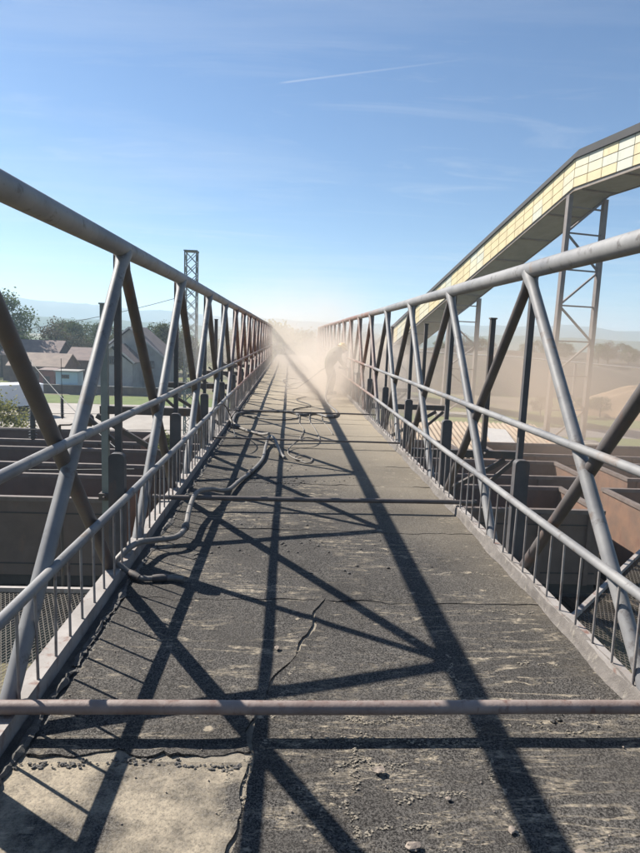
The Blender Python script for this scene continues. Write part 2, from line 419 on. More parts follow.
# ------------------------------------------------------------------ trees
def crown_mesh(seed, mat, h, w, nleaf, leaf, clumps=16, z0=.22):
    rg = random.Random(seed); mb = MB(); cs = []
    for i in range(clumps):
        t = rg.random(); a = rg.uniform(0, 6.283)
        zz = h*(z0+(1-z0)*(.12+.80*t)); env = math.sin(math.pi*min(1, .15+.85*t)**.9)**.6
        rr = w/2*env*math.sqrt(rg.random())*.85
        cs.append((Vector((rr*math.cos(a), rr*math.sin(a), zz)), w*rg.uniform(.13, .24)))
    for i in range(nleaf):
        c, r = rg.choice(cs)
        d = Vector((rg.gauss(0, 1), rg.gauss(0, 1), rg.gauss(0, .8))).normalized()*r*(rg.random()**.4)*rg.uniform(.7, 1.15)
        p = c+d; n = Vector((rg.gauss(0, 1), rg.gauss(0, 1), rg.gauss(.4, 1))).normalized()
        u = n.orthogonal().normalized(); q = n.cross(u); ang = rg.uniform(0, 6.28)
        u, q = u*math.cos(ang)+q*math.sin(ang), q*math.cos(ang)-u*math.sin(ang)
        l = leaf*rg.uniform(.6, 1.3)
        mb.add([p-u*l, p-q*l*.55, p+u*l, p+q*l*.55], [(0, 1, 2, 3)])
    return mb.mesh('crown', mat), cs
def trunk_mesh(h, w, cs, rad):
    mb = MB(); mb.tube([(0, 0, -.3), (.02*h, .01*h, h*.25), (-.01*h, .02*h, h*.55), (0, 0, h*.85)], [rad, rad*.8, rad*.5, rad*.12], 8)
    for c, r in cs[:9]:
        s = Vector((0, 0, max(h*.15, c.z*.55))); mb.tube([s, (s+c)/2+Vector((0, 0, .05*h)), c], [rad*.42, rad*.25, rad*.08], 6)
    return mb.mesh('trunk', M['bark'])
KINDS = {}
for nm, mt, h, w, nl, lf, seeds in (('big', 'leaf', 10, 8.5, 5200, .17, (1, 2, 3)), ('pale', 'leaf_light', 7, 6, 3600, .14, (4, 5)), ('brown', 'leaf_brown', 8, 6.5, 2600, .15, (6, 7))):
    KINDS[nm] = []
    for sd_ in seeds:
        cm, cs = crown_mesh(sd_, M[mt], h, w, nl, lf, 22); KINDS[nm].append((cm, trunk_mesh(h, w, cs, .26), h))
def tree(kind, x, y, h, label, group=None, z=GZ, name='tree', wide=1.0):
    cm, tm, h0 = KINDS[kind][rnd.randrange(len(KINDS[kind]))]
    e = empty(name, (x, y, z), rnd.uniform(0, 6.28)); s = h/h0; e.scale = (s*wide, s*wide, s)
    inst('crown', cm, e); inst('trunk', tm, e)
    tag(e, label, 'tree', group); return e
# left: the tall tree and the belt of trees behind the houses
tree('big', -47, 104, 13.5, 'tallest dark green tree behind the brown roofs at the left edge')
tree('big', -54, 112, 13.5, 'broad dark tree at far left beyond the tallest one', wide=1.2)
tree('brown', -39.5, 108, 9.5, 'bare brownish tree between the tall dark tree and the house')
gl = 'trees in the belt behind the houses'
for i in range(34):
    x = -62+i*1.95+rnd.uniform(-1, 1); y = rnd.uniform(104, 135); k = rnd.choice(['big', 'big', 'brown', 'pale'])
    lab = {'big': 'dark green tree in the belt behind the houses', 'brown': 'brownish budding tree in the belt behind the houses', 'pale': 'pale green tree in the belt behind the houses'}[k]
    tree(k, x, y, rnd.uniform(6.8, 9.6), lab, gl, wide=1.15)
# centre: trees standing beyond the end of the bridge
tree('pale', -1.6, 72, 10.2, 'dusty green tree rising beyond the end of the bridge', wide=1.0)
tree('pale', 2.2, 84, 9.2, 'pale dusty tree right of the dark one beyond the bridge end', wide=1.2)
tree('big', 7.5, 95, 8.6, 'lower dark tree beyond the right truss end in the dust', wide=1.2)
# right: dark mass on the spoil bank
def mound(name, cx, cy, rx, ry, h, mat, seed, kind='structure', label=None, cat=None, z=GZ):
    rg = np.random.RandomState(seed); mb = MB(); n = 40; m = 12; v = []
    ph = rg.uniform(0, 6.28, 8)
    for j in range(m+1):
        t = j/m
        for i in range(n):
            a = 2*math.pi*i/n; q = 1+.10*math.sin(3*a+ph[0])+.06*math.sin(7*a+ph[1])
            zz = h*(math.cos(t*math.pi/2)**.9)*(1+.07*math.sin(5*a+ph[2]+t*4)+.05*math.sin(9*a+ph[3]-t*7)) if j < m else -.3
            v.append((cx+rx*t*q*math.cos(a), cy+ry*t*q*math.sin(a), z+zz))
    f = [(j*n+i, (j+1)*n+i, (j+1)*n+(i+1) % n, j*n+(i+1) % n) for j in range(m) for i in range(n)]
    mb.add(v, f, True); o = mb.build(name, mat); tag(o, label, cat, None, kind); return o
mound('spoil_bank', 95, 150, 75, 45, 7.4, M['dark_mound'], 2)
mound('spoil_bank', 38, 126, 42, 26, 7.0, M['dark_mound'], 5)
mound('soil_mound', 47, 78, 10.5, 7.5, 3.6, M['mound'], 4)
gr = 'trees on the dark bank on the right'
for i in range(30):
    x = 26+i*3.0+rnd.uniform(-1.5, 1.5); y = rnd.uniform(124, 150)
    tree(rnd.choice(['big', 'big', 'brown']), x, y, rnd.uniform(4.0, 5.6), 'dark tree in the hazy belt on the bank at the right', gr, z=GZ+4.6, wide=1.25)
for i in range(7):
    tree('big', 31+i*4.2+rnd.uniform(-1, 1), 74+rnd.uniform(-2, 2), rnd.uniform(1.6, 2.6), 'low shrub on the grass beside the road at the right', 'shrubs beside the road on the right', name='shrub', wide=1.5)

# near bush left, behind the wagons
def bush(x, y, h, w, seed, label):
    cm, cs = crown_mesh(seed, M['leaf_light'], h, w, 7000, .085, 34, .02)
    e = empty('bush', (x, y, GZ)); inst('crown', cm, e); inst('trunk', trunk_mesh(h, w, cs, .09), e); tag(e, label, 'bush')
bush(-15.6, 34.0, 4.5, 5.6, 31, 'large pale green bush behind the wagons at the left edge')
bush(-20.8, 36.0, 4.1, 6.0, 32, 'wide green bush left of the large one, half out of frame')
bush(-7.2, 36.0, 2.6, 1.8, 33, 'small pale shrub behind the wagons by the lattice mast')

# ================================================================== BUILDINGS LEFT
M['wall_grey'] = basic('grey_render', (.36, .35, .33), (.29, .28, .26), .8, .9)
M['roof_brown'] = basic('brown_roof', (.20, .145, .125), (.15, .11, .10), 1.2, .85)
M['roof_tile'] = basic('tile_roof', (.27, .205, .16), (.20, .15, .12), 1.0, .85)
M['fascia'] = basic('pale_fascia', (.50, .47, .44), (.42, .39, .37), 1, .8)
M['blue_wall'] = basic('light_blue_wall', (.42, .55, .62), (.36, .49, .57), .6, .7)
M['red_wall'] = basic('red_brown_wall', (.30, .15, .13), (.22, .12, .10), .8, .85)
M['brick_dark'] = basic('dark_brick', (.17, .125, .10), (.12, .09, .08), 1.2, .9)
M['glass'] = basic('window_glass', (.03, .035, .04), (.05, .055, .06), 1, .15, bs=0)
M['frame'] = basic('window_frame', (.14, .12, .11), (.10, .09, .08), 2, .7)
def window(par, x, y, z, w, h, name='window'):
    """opening facing -y: frame standing 6 cm proud with a pane behind and a mullion"""
    fr = MB()
    for a in ((x-w/2, x-w/2+.12, z-h/2, z+h/2), (x+w/2-.12, x+w/2, z-h/2, z+h/2), (x-w/2+.12, x+w/2-.12, z+h/2-.12, z+h/2), (x-w/2+.12, x+w/2-.12, z-h/2, z-h/2+.12), (x-.04, x+.04, z-h/2+.12, z+h/2-.12)):
        fr.box(a[0], a[1], y-.08, y, a[2], a[3])
    f = fr.build(name, M['frame'], par)
    MB().box(x-w/2+.12, x+w/2-.12, y-.02, y-.005, z-h/2+.12, z+h/2-.12).build('pane', M['glass'], f)
def gable_roof(par, x0, x1, y0, y1, ze, zr, ov=.35, th=.16, mat='roof_brown', ridge_axis='y'):
    xm = (x0+x1)/2; sl = (zr-ze)/((x1-x0)/2)
    for sgn in (-1, 1):
        xe = (x0-ov) if sgn < 0 else (x1+ov); zee = ze-ov*sl
        poly = [(xe, zee), (xm, zr), (xm, zr+th), (xe, zee+th)]
        if sgn > 0: poly = poly[::-1]
        MB().prism(poly, 'y', y0-ov, y1+ov).build('roof', M[mat], par)
        b = MB(); b.bar((xe, y0-ov-.03, zee+th/2), (xm, y0-ov-.03, zr+th/2), .06, .22, (0, 0, 1)); b.build('bargeboard', M['fascia'], par)
def house():
    e = empty('house', (-23.5, 88, GZ))
    X0, X1 = -26.0+23.5, -20.9+23.5
    # front wing with its gable towards the bridge
    MB().prism([(X0, 0), (X1-.2, 0), (X1-.2, 3.9), ((X0+X1)/2-.6, 6.1), (X0, 4.7)], 'y', -3, 2.9).build('wall', M['wall_grey'], e)
    gable_roof(e, X0, X1-.2, -3, 2.9, 4.25, 6.35)
    window(e, (X0+X1)/2-.4, -3.0, 4.35, 1.0, 1.15)
    # main block behind
    MB().prism([(-4.0, 0), (5.2, 0), (5.2, 4.9), (.6, 8.5), (-4.0, 4.9)], 'y', 3, 13).build('wall', M['wall_grey'], e)
    gable_roof(e, -4.0, 5.2, 3, 13, 4.95, 8.75, .5)
    window(e, 3.6, 3.0, 3.6, .9, 1.1)
    c = MB().box(.0, .7, 6, 6.7, 8.0, 9.9); c.build('chimney', M['brick_dark'], e)
    MB().box(2.6, 5.2, -.4, 2.9, 0, .12).build('step', M['conc'], e)
    MB().box(3.2, 3.9, 2.86, 2.985, .0, 2.1).build('door', M['frame'], e)
    tag(e, 'grey gabled house with brown roof and a small window', 'house')
house()
def hut():
    e = empty('hut', (-28.8, 83, GZ))
    MB().box(-1.4, 1.4, -.9, 1.3, 0, 2.75).build('wall', M['blue_wall'], e)
    MB().prism([(-1.15, 2.76), (1.55, 2.82), (1.55, 2.98), (-1.15, 2.92)], 'x', -1.6, 1.6).build('roof', M['conc'], e)
    window(e, -.15, -.9, 2.15, .95, .5)
    tag(e, 'small light blue flat-roofed hut beside the red shed', 'hut')
hut()
def shed():
    e = empty('shed', (-31.9, 84.5, GZ))
    MB().box(-.95, .95, -1, 1.2, 0, 2.7).build('wall', M['red_wall'], e)
    MB().prism([(-1.2, 2.72), (1.4, 2.9), (1.4, 3.02), (-1.2, 2.84)], 'x', -1.1, 1.1).build('roof', M['roof_brown'], e)
    MB().box(-.4, .4, -1.06, -1.002, .1, 2.0).build('door', M['frame'], e)
    tag(e, 'narrow red-brown shed left of the light blue hut', 'shed')
shed()
def longhouse(x, y, w, d, he, hr, lab, wall='brick_dark', roof='roof_tile', z=GZ):
    e = empty('house', (x, y, z))
    MB().box(-w/2, w/2, 0, d, 0, he).build('wall', M[wall], e)
    for sgn in (-1, 1):
        y0, ym = (-.4, d/2) if sgn < 0 else (d+.4, d/2)
        zl = he-.15
        poly = [(y0, zl), (ym, hr), (ym, hr+.15), (y0, zl+.15)]
        MB().prism(poly if sgn < 0 else poly[::-1], 'x', -w/2-.4, w/2+.4).build('roof', M[roof], e)
    for sx in (-1, 1): MB().prism([(0, he), (d, he), (d/2, hr-.05)], 'x', sx*w/2-.05-.004*sx, sx*w/2+.05-.004*sx).build('gable', M[wall], e)
    for k in range(max(1, int(w/2.6))):
        window(e, -w/2+1.3+k*2.6, 0, he*.55, .9, 1.0)
    tag(e, lab, 'house'); return e
longhouse(-35.0, 88, 7.2, 6, 3.0, 4.6, 'low dark house with orange-brown tiled roof left of the red shed')
longhouse(-40.0, 98, 8, 7, 4.0, 6.2, 'brown-roofed house behind the low tiled one', roof='roof_brown')
longhouse(-30.5, 97, 7, 7, 3.6, 5.3, 'brown-roofed house between the blue hut and the grey house', roof='roof_brown')
# low wall in front of the houses
w = empty('yard_wall', (-28, 81.6, GZ)); MB().box(-9, 14, 0, .25, 0, 1.05).build('wall_body', M['brick_dark'], w)
MB().box(-9.05, 14.05, -.04, .29, 1.05, 1.13).build('coping', M['conc'], w)
tag(w, 'low dark wall running in front of the houses', 'wall')

# truck
M['truck_white'] = basic('truck_white', (.72, .73, .74), (.66, .67, .69), .7, .45, bs=0)
M['truck_cab'] = basic('cab_paint', (.55, .62, .70), (.50, .57, .66), .7, .35, bs=0)
M['tyre'] = basic('tyre', (.02, .02, .02), (.03, .03, .03), 5, .8)
def truck():
    e = empty('truck', (-25.9, 60.5, GZ), R(48))
    b = MB().box(-3.0, 2.0, -1.15, 1.15, .95, 2.95); b.build('box_body', M['truck_white'], e)
    MB().prism([(-1.19, 2.955), (1.19, 2.955), (1.05, 3.03), (-1.05, 3.03)], 'x', -3.04, 2.04).build('roof', M['truck_white'], e)
    cab = MB().prism([(-3.1, .55), (-3.1, 2.5), (-3.9, 2.45), (-4.55, 1.75), (-4.75, 1.2), (-4.75, .55)], 'y', -1.05, 1.05).build('cab', M['truck_cab'], e)
    MB().prism([(-3.98, 2.32), (-4.50, 1.77), (-4.56, 1.79), (-4.03, 2.37)], 'y', -.93, .93).build('windscreen', M['glass'], e)
    for s in (-1, 1):
        MB().box(-4.1, -3.3, s*1.053-.01, s*1.053+.01, 1.6, 2.25).build('side_window', M['glass'], cab)
        MB().bar((-4.1, s*1.05, 1.9), (-4.25, s*1.4, 1.9), .04, .04).bar((-4.25, s*1.4, 1.7), (-4.25, s*1.4, 2.15), .18, .05).build('mirror', M['under'], cab)
        MB().box(-4.79, -4.752, s*.8-.16, s*.8+.16, .75, 1.0).build('headlight', M['fascia'], cab)
    MB().box(-4.6, 2.0, -.45, .45, .5, .9).build('chassis', M['under'], e)
    tm = MB(); tm.tube([(0, -.14, 0), (0, .14, 0)], .48, 18); tme = tm.mesh('wheel', M['tyre'])
    hm = MB(); hm.tube([(0, -.16, 0), (0, .16, 0)], .24, 12); hme = hm.mesh('hub', M['conc'])
    for x in (-3.7, .7):
        for s in (-1, 1):
            wl = inst('wheel', tme, e, (x, s*.95, .48)); inst('hub', hme, wl)
    tag(e, 'white box truck with pale blue cab parked behind the big bush', 'truck')
truck()

# ================================================================== CORRUGATED SHED (right)
M['corr'] = basic('corrugated_sheet', (.36, .29, .215), (.28, .22, .16), .8, .8, stain=(.30, .18, .11))
M['white_sheet'] = basic('white_sheet', (.5, .5, .49), (.42, .42, .42), 1.5, .6, bs=0)
def corrugated_shed():
    e = empty('open_shed', (9.6, 33, GZ)); W0, W1 = -7.2, 6.2; D = 5.6; z0, z1 = 2.35, 3.45
    k = 0; x = W0
    while x < W1-.05:
        x2 = min(W1, x+.9); mb = MB(); n = 24
        v0 = []; v1 = []
        for i in range(n+1):
            xx = x+(x2-x+.03)*i/n; b = .045*math.cos((xx-W0)/.3*2*math.pi)+(.006 if k % 2 else 0)
            v0.append((xx, -.2-rnd.random()*.0, z0-.04+b)); v1.append((xx, D+.2, z1+.04+b))
        vv = v0+v1; fs = [(i, i+1, n+2+i, n+1+i) for i in range(n)]
        mb.add(vv, fs, False); mb.add([(a, b_, c-.012) for a, b_, c in vv], [tuple(reversed(f)) for f in fs])
        mb.build('roof_sheet', M['corr'], e); x = x2; k += 1
    for yy, zz in ((.1, z0-.16), (D/2, (z0+z1)/2-.16), (D-.1, z1-.16)):
        MB().bar((W0, yy, zz), (W1, yy, zz), .1, .12).build('purlin', M['steel_dark'], e)
    for xx in (W0+.2, W0+4.2, W1-4.2, W1-.2):
        for yy, zz in ((.1, z0-.22), (D-.1, z1-.22)): MB().box(xx-.08, xx+.08, yy-.08, yy+.08, 0, zz).build('post', M['steel_dark'], e)
    MB().box(W0+.3, W1-.3, D-.35, D-.2, 0, 2.6).build('back_wall', M['brick_dark'], e)
    tag(e, 'open shed with rusty tan corrugated roof beyond the wagons at right', 'shed')
    s = MB().add([(11.7, 34.3, GZ+2.78), (13.2, 34.5, GZ+2.83), (13.4, 37.1, GZ+3.32), (12.1, 37.3, GZ+3.38)], [(0, 1, 2, 3)])
    s.add([(11.7, 34.3, GZ+2.74), (13.2, 34.5, GZ+2.79), (13.4, 37.1, GZ+3.28), (12.1, 37.3, GZ+3.34)], [(3, 2, 1, 0), ])
    o = s.build('loose_sheet', M['white_sheet']); tag(o, 'white loose sheet lying on the corrugated shed roof', 'sheet')
corrugated_shed()

# ================================================================== WAGONS
def wagon_meshes(mi, mo):
    L, W, H = 12.6, 2.9, 2.2; d = {}
    d['side_wall'] = MB().box(-L/2, L/2, -.04, .04, 0, H).mesh('side_wall', M[mo])
    d['end_wall'] = MB().box(-.04, .04, -W/2+.041, W/2-.041, 0, H).mesh('end_wall', M['wagon_rust'])
    d['floor'] = MB().box(-L/2+.041, L/2-.041, -W/2+.041, W/2-.041, 0, .08).mesh('floor', M['wagon_in'])
    d['rim'] = MB().box(-L/2-.05, L/2+.05, -.085, .085, 0, .12).mesh('top_rail', M['rim'])
    d['rime'] = MB().box(-.085, .085, -W/2+.086, W/2-.086, 0, .118).mesh('top_rail', M['rim'])
    d['stake'] = MB().box(-.07, .07, -.09, 0, .0, H-.002).mesh('stake', M[mo])
    d['seam'] = MB().box(-L/2+.1, L/2-.1, -.055, -.041, -.02, .02).mesh('seam_strip', M['under'])
    d['frame'] = MB().box(-L/2-.3, L/2+.3, -.6, .6, -.55, -.1).box(-L/2, L/2, -W/2+.1, -W/2+.22, -.35, 0).box(-L/2, L/2, W/2-.22, W/2-.1, -.35, 0).mesh('underframe', M['under'])
    wm = MB(); wm.tube([(0, -.07, 0), (0, .07, 0)], .46, 20); d['wheel'] = wm.mesh('wheel', M['under'])
    d['bogie'] = MB().box(-1.3, 1.3, -.06, .06, -.18, .18).box(-.4, .4, -.1, .1, -.3, .3).mesh('bogie_frame', M['under'])
    d['buffer'] = MB().tube([(0, 0, 0), (.45, 0, 0)], .09, 10).tube([(.42, 0, 0), (.46, 0, 0)], .22, 14).mesh('buffer', M['under'])
    return d
def wagon(cx, cy, label, d, dz=0, rz=0):
    e = empty('freight_wagon', (cx, cy, GZ+1.4+dz), rz); L, W, H = 12.6, 2.9, 2.2
    for s in (-1, 1):
        sw = inst('side_wall', d['side_wall'], e, (0, s*(W/2), 0), rot=(0, 0, 0 if s > 0 else math.pi))
        for k in range(9 if s < 0 else 5):
            if s < 0 and k in (2, 3, 5, 6): continue
            inst('stake', d['stake'], sw, (-L/2+.4+k*(L-.8)/(8 if s < 0 else 4), -.041 if False else .13 if True else 0, 0))
        inst('top_rail', d['rim'], e, (0, s*W/2, H)); inst('end_wall', d['end_wall'], e, (s*(L/2-.04-.001), 0, 0))
        inst('top_rail', d['rime'], e, (s*(L/2-.04), 0, H))
        for sx in (-1, 1):
            inst('buffer', d['buffer'], e, (sx*(L/2+.3), s*.87, -.3), rot=(0, 0, 0 if sx > 0 else math.pi))
            inst('bogie_frame', d['bogie'], e, (sx*(L/2-2.6), s*.98, -.75))
            for q in (-.9, .9): inst('wheel', d['wheel'], e, (sx*(L/2-2.6)+q, s*.75, -.93))
    sw = inst('seam_strip', d['seam'], e, (0, -W/2, .35)); inst('seam_strip', d['seam'], e, (0, -W/2, H-.35))
    inst('floor', d['floor'], e, (0, 0, 0)); inst('underframe', d['frame'], e)
    tag(e, label, 'wagon'); return e
WA = wagon_meshes('wagon_in', 'wagon'); WR = wagon_meshes('wagon_in', 'wagon_rust')
rows = [19.0, 23.6, 28.2]
wagon(3.2, rows[0], 'dark brown open wagon nearest the bridge, passing under it', WA)
wagon(-10.9, rows[0], 'dark brown open wagon nearest at the left side below', WA)
wagon(17.3, rows[0], 'rusty orange open wagon at the right edge on the nearest track', WR)
wagon(5.0, rows[1], 'dark brown open wagon on the middle track right of the bridge', WA)
wagon(-9.1, rows[1], 'brown open wagon on the middle track left of the bridge', WA)
wagon(19.1, rows[1], 'rusty open wagon on the middle track at the right edge', WR)
wagon(1.5, rows[2], 'brown open wagon on the farthest track in front of the corrugated shed', WA)
wagon(-12.6, rows[2], 'brown open wagon on the farthest track in front of the big bush', WA)
wagon(15.6, rows[2], 'rusty open wagon on the farthest track at the right', WR)
for y in rows:
    t = MB()
    for s in (-.75, .75): t.box(-60, 60, y+s-.035, y+s+.035, GZ+.03, GZ+.17)
    o = tag(t.build('rails', M['steel_dark']), kind='structure')
    sl = MB()
    for k in range(200): sl.box(-60+k*.6-.12, -60+k*.6+.12, y-1.25, y+1.25, GZ-.05, GZ+.06)
    sp = sl.build('sleepers', M['under']); sp.parent = o; sp['kind'] = 'stuff'

# ================================================================== BRIDGE
P = 2.062; K0, K1 = -4, 15
TR = {-1: dict(x=-1.054, y0=4.02), 1: dict(x=1.595, y0=4.18)}
HT = 2.026; HB = -.30
DX0, DX1 = -.99, 1.53
YB0, YB1 = TR[-1]['y0']+K0*P, TR[-1]['y0']+K1*P
def rounded_post(w, d, h, r=.032, n=5):
    pts = [(-w/2, 0), (w/2, 0)]
    for k in range(n+1): a = k/n*math.pi/2; pts.append((w/2-r+r*math.cos(a), h-r+r*math.sin(a)))
    for k in range(n+1): a = math.pi/2+k/n*math.pi/2; pts.append((-w/2+r+r*math.cos(a), h-r+r*math.sin(a)))
    return MB().prism(pts, 'y', -d/2, d/2)
def build_truss(sd_):
    side = 'left' if sd_ < 0 else 'right'; x = TR[sd_]['x']; y0 = TR[sd_]['y0']
    e = empty('lattice_truss', (x, y0, 0))
    def Y(k): return (k)*P
    n = K1-K0
    # chord in bolted lengths of four panels
    segs = list(range(K0, K1, 4))+[K1]
    for a, b in zip(segs[:-1], segs[1:]):
        pts = [(0, Y(a)+(Y(b)-Y(a))*t/8, HT+.003*math.sin((a+(b-a)*t/8)*1.3)) for t in range(9)]
        MB().tube(pts, .054, 22).build('top_chord', M['steel'], e)
        MB().box(-.06, .06, Y(a), Y(b), HB-.07, HB+.07).build('bottom_chord', M['steel'], e)
    L = P; ang = math.atan2(HT-HB, L)
    for k in range(K0, K1):
        for dirn in (1, -1):
            ya, yb = (Y(k), Y(k+1)) if dirn > 0 else (Y(k+1), Y(k))
            off = .012*dirn*sd_
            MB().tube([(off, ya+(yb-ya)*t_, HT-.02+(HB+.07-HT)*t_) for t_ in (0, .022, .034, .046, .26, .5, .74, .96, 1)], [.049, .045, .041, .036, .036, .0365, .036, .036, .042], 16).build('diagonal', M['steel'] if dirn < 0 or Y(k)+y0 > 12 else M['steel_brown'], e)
    vm = MB().box(-.02, .02, -.02, .02, HB, HT-.03).mesh('vertical', M['post_dark'])
    pm = rounded_post(.10, .06, .74+.3).mesh('gusset_post', M['post_dark'])
    for k in range(K0, K1+1):
        inst('vertical', vm, e, (sd_*.045, Y(k)+.045, 0))
        inst('gusset_post', pm, e, (sd_*.035, Y(k)-.03, -.3))
    for yy in (Y(K1),):
        MB().tube([(0, yy, HT), (0, yy+2.3, HB)], .045, 16).build('end_post', M['steel'], e)
    # outriggers with their posts
    arm = MB().box(-.0, 1.55 if sd_ > 0 else 1.3, -.05, .05, -.08, .02).mesh('outrigger_arm', M['steel_dark'])
    br = MB().bar((.05, 0, -.85), (1.35, 0, -.09), .06, .06).mesh('outrigger_brace', M['steel_dark'])
    brs = MB().bar((1.1, 0, -.45), (1.5, 0, -.09), .05, .05).mesh('knee_brace', M['steel_dark'])
    ks = [2, 4, 6, 8, 10, 12]
    for k in ks:
        rot = (0, 0, 0) if sd_ > 0 else (0, 0, math.pi); zo = .52 if sd_ < 0 else (.05 if k < 3 else .22)
        inst('outrigger_arm', arm, e, (sd_*.07, Y(k)-.02, zo), rot=rot)
        inst('outrigger_brace', br, e, (sd_*.07, Y(k)-.02, zo-.02), rot=rot)
        inst('knee_brace', brs, e, (sd_*.07, Y(k)-.02, zo-.02), rot=rot)
    return tag(e, f'{side} steel lattice truss of the bridge with round top chord and crossed diagonals', 'truss', 'trusses along the two sides of the bridge')
TL = build_truss(-1); TRR = build_truss(1)
# posts standing on the outriggers
def outer_post(x, y, top, bot, mat, lab, w=.07, lamp=False):
    e = empty('cable_post', (x, y, bot))
    MB().box(-w/2, w/2, -w/2, w/2, 0, top-bot).build('post_shaft', M[mat], e)
    MB().box(-w/2-.012, w/2+.012, -w/2-.012, w/2+.012, top-bot, top-bot+.02).build('post_cap', M[mat], e)
    MB().box(-w*.9, w*.9, -w*.9, w*.9, max(.0, -bot-.7), max(.0, -bot-.7)+.09).tube([(0, -.14, max(0, -bot-.7)+.045), (0, .14, max(0, -bot-.7)+.045)], .018, 8).build('clamp', M['steel_dark'], e)
    return tag(e, lab, 'post', 'cable posts standing outside the trusses')
PY = 8.10
for j, (x, y, lab) in enumerate([(2.70, 8.28, 'nearest dark post standing outside the right truss'), (2.70, 12.38, 'second dark post outside the right truss, before the gallery'), (2.70, 16.5, 'third dark post outside the right truss, fading in dust'), (2.7, 24.8, 'farthest post outside the right truss, deep in the dust')]):
    outer_post(x, y, 1.85, .0, 'steel_dark', lab, .065)
outer_post(-2.36, 8.1, 1.83, -.9, 'post_green', 'greenish square post outside the left truss in front of the house', .085)
outer_post(-2.4, 20.5, 1.95, -.4, 'steel_dark', 'dark post outside the left truss right of the lattice mast', .10)

# railings
def build_railing(sd_):
    side = 'left' if sd_ < 0 else 'right'; x = -1.003 if sd_ < 0 else 1.545
    e = empty('railing', (x, 0, 0)); ya, yb = YB0+.3, YB1-.1
    rg = random.Random(5+sd_)
    for nm, z, r_ in (('hand_rail', 1.0, .0235), ('lower_rail', .482, .0245)):
        pts = [(rg.uniform(-.004, .004), ya+(yb-ya)*t/40, z+rg.uniform(-.004, .004)) for t in range(41)]
        MB().tube(pts, r_, 14).build(nm, M['steel'] if sd_ < 0 else M['steel_dusty'] if nm == 'x' else M['steel'], e)
    pk = MB().tube([(0, 0, .05), (0, 0, .482)], .0066, 8, False).mesh('picket', M['picket'])
    y = 2.64 - 30*.187 if sd_ > 0 else 2.459-30*.187; rest = MB(); y += .0
    while y < yb:
        if y > ya:
            if y < 24: inst('picket', pk, e, (rg.uniform(-.003, .003), y, 0), rot=(rg.uniform(-.02, .02), rg.uniform(-.012, .012), 0))
            else: rest.tube([(0, y, .05), (0, y, .482)], .0058, 4, False)
        y += .187
    o = rest.build('far_pickets', M['picket'], e); o['kind'] = 'stuff'
    # steel angle kerb
    k = MB()
    if sd_ < 0: k.box(-.075, .0, YB0, YB1, .055, .075).box(-.0, .012, YB0, YB1, -.10, .0755)
    else: k.box(.0, .048, YB0, YB1, .055, .075).box(-.012, -.0, YB0, YB1, -.10, .0755)
    k.build('kerb_angle', M['kerb'], e)
    tag(e, f'{side} pipe railing with thin vertical rods standing on a pale kerb', 'railing', 'railings along the two sides of the deck')
build_railing(-1); build_railing(1)

# deck
deck = tag(MB().box(DX0, DX1, YB0, YB1+15, -.16, -.004).build('deck', M['tar']), kind='structure')
fl = MB()
for k in range(K0, K1+1): fl.box(-1.1, 1.7, TR[-1]['y0']+k*P-.06, TR[-1]['y0']+k*P+.06, -.36, -.162)
fl.build('cross_beam', M['steel_dark'], deck)
def n2(x, y, s=1.0, seed=0):
    return (math.sin(x*3.1*s+seed)+math.sin(y*2.3*s+seed*1.7+math.sin(x*2*s))+math.sin((x+y)*5.7*s+seed*.6)*.5)/2.5
def felt_sheet(x0, x1, y0, y1, mat, seed, res=.04, edgej=.02, seamL=None, seamR=None, lift=.012, z=0.):
    """one strip of roofing felt; its near edge laps over the next one and curls up a little"""
    rg = random.Random(seed); nx = max(4, int((x1-x0)/res)); ny = max(5, int((y1-y0)/res))
    j0 = [0]; j1 = [0]
    for i in range(nx): j0.append(j0[-1]*.8+rg.gauss(0, edgej*.35)); j1.append(j1[-1]*.8+rg.gauss(0, edgej*.35))
    jl = [0]; jr = [0]
    for i in range(ny): jl.append(jl[-1]*.8+rg.gauss(0, .004)); jr.append(jr[-1]*.8+rg.gauss(0, .004))
    curl = [max(0, n2(i*.09, seed*3.7, 1.3, seed)+.15) for i in range(nx+1)]
    v = []
    for j in range(ny+1):
        t = j/ny
        for i in range(nx+1):
            s = i/nx
            xl = (seamL(y0+(y1-y0)*t)+jl[j]) if seamL else x0; xr = (seamR(y0+(y1-y0)*t)+jr[j]) if seamR else x1
            x = xl+(xr-xl)*s; y = (y0+j0[i])*(1-t)+(y1+.04)*t
            near = math.exp(-((y-y0-j0[i])/.045)**2)
            zz = z+.0035+near*(.0015+lift*.55*curl[i])+.0022*n2(x, y, 2.1, seed)+(-.003*max(0, (t-.93)/.07))
            if seamL: zz += .006*math.exp(-((x-xl)/.03)**2)
            if seamR: zz += .006*math.exp(-((x-xr)/.03)**2)
            v.append((x, y, zz))
    w_ = nx+1; f = [(j*w_+i, j*w_+i+1, (j+1)*w_+i+1, (j+1)*w_+i) for j in range(ny) for i in range(nx)]
    mb = MB(); mb.add(v, f, True)
    for loop in ([(0*w_+i) for i in range(w_)], [j*w_ for j in range(ny, -1, -1)], [j*w_+nx for j in range(ny+1)]):
        top = [v[a] for a in loop]; bot = [(p[0], p[1], -.0119) for p in top]; m = len(top)
        mb.add(top+bot, [(i+m, i+1+m, i+1, i) for i in range(m-1)])
    return mb.build('felt_sheet', mat, deck)
def seam(y):
    return -.115+.018*math.sin(y*7)+.012*math.sin(y*19)+(.29*max(0, y-2.15)**1.15)
SXL, SXR = -.93, 1.522
felt_sheet(SXL, -.1, 1.2, 2.01, M['felt_sandy'], 11, .03, .03, None, lambda y: seam(y)-.015, .012)
felt_sheet(SXL, -.1, .1, 1.16, M['felt_sandy'], 12, .04, .03, None, lambda y: seam(y)-.017, .02)
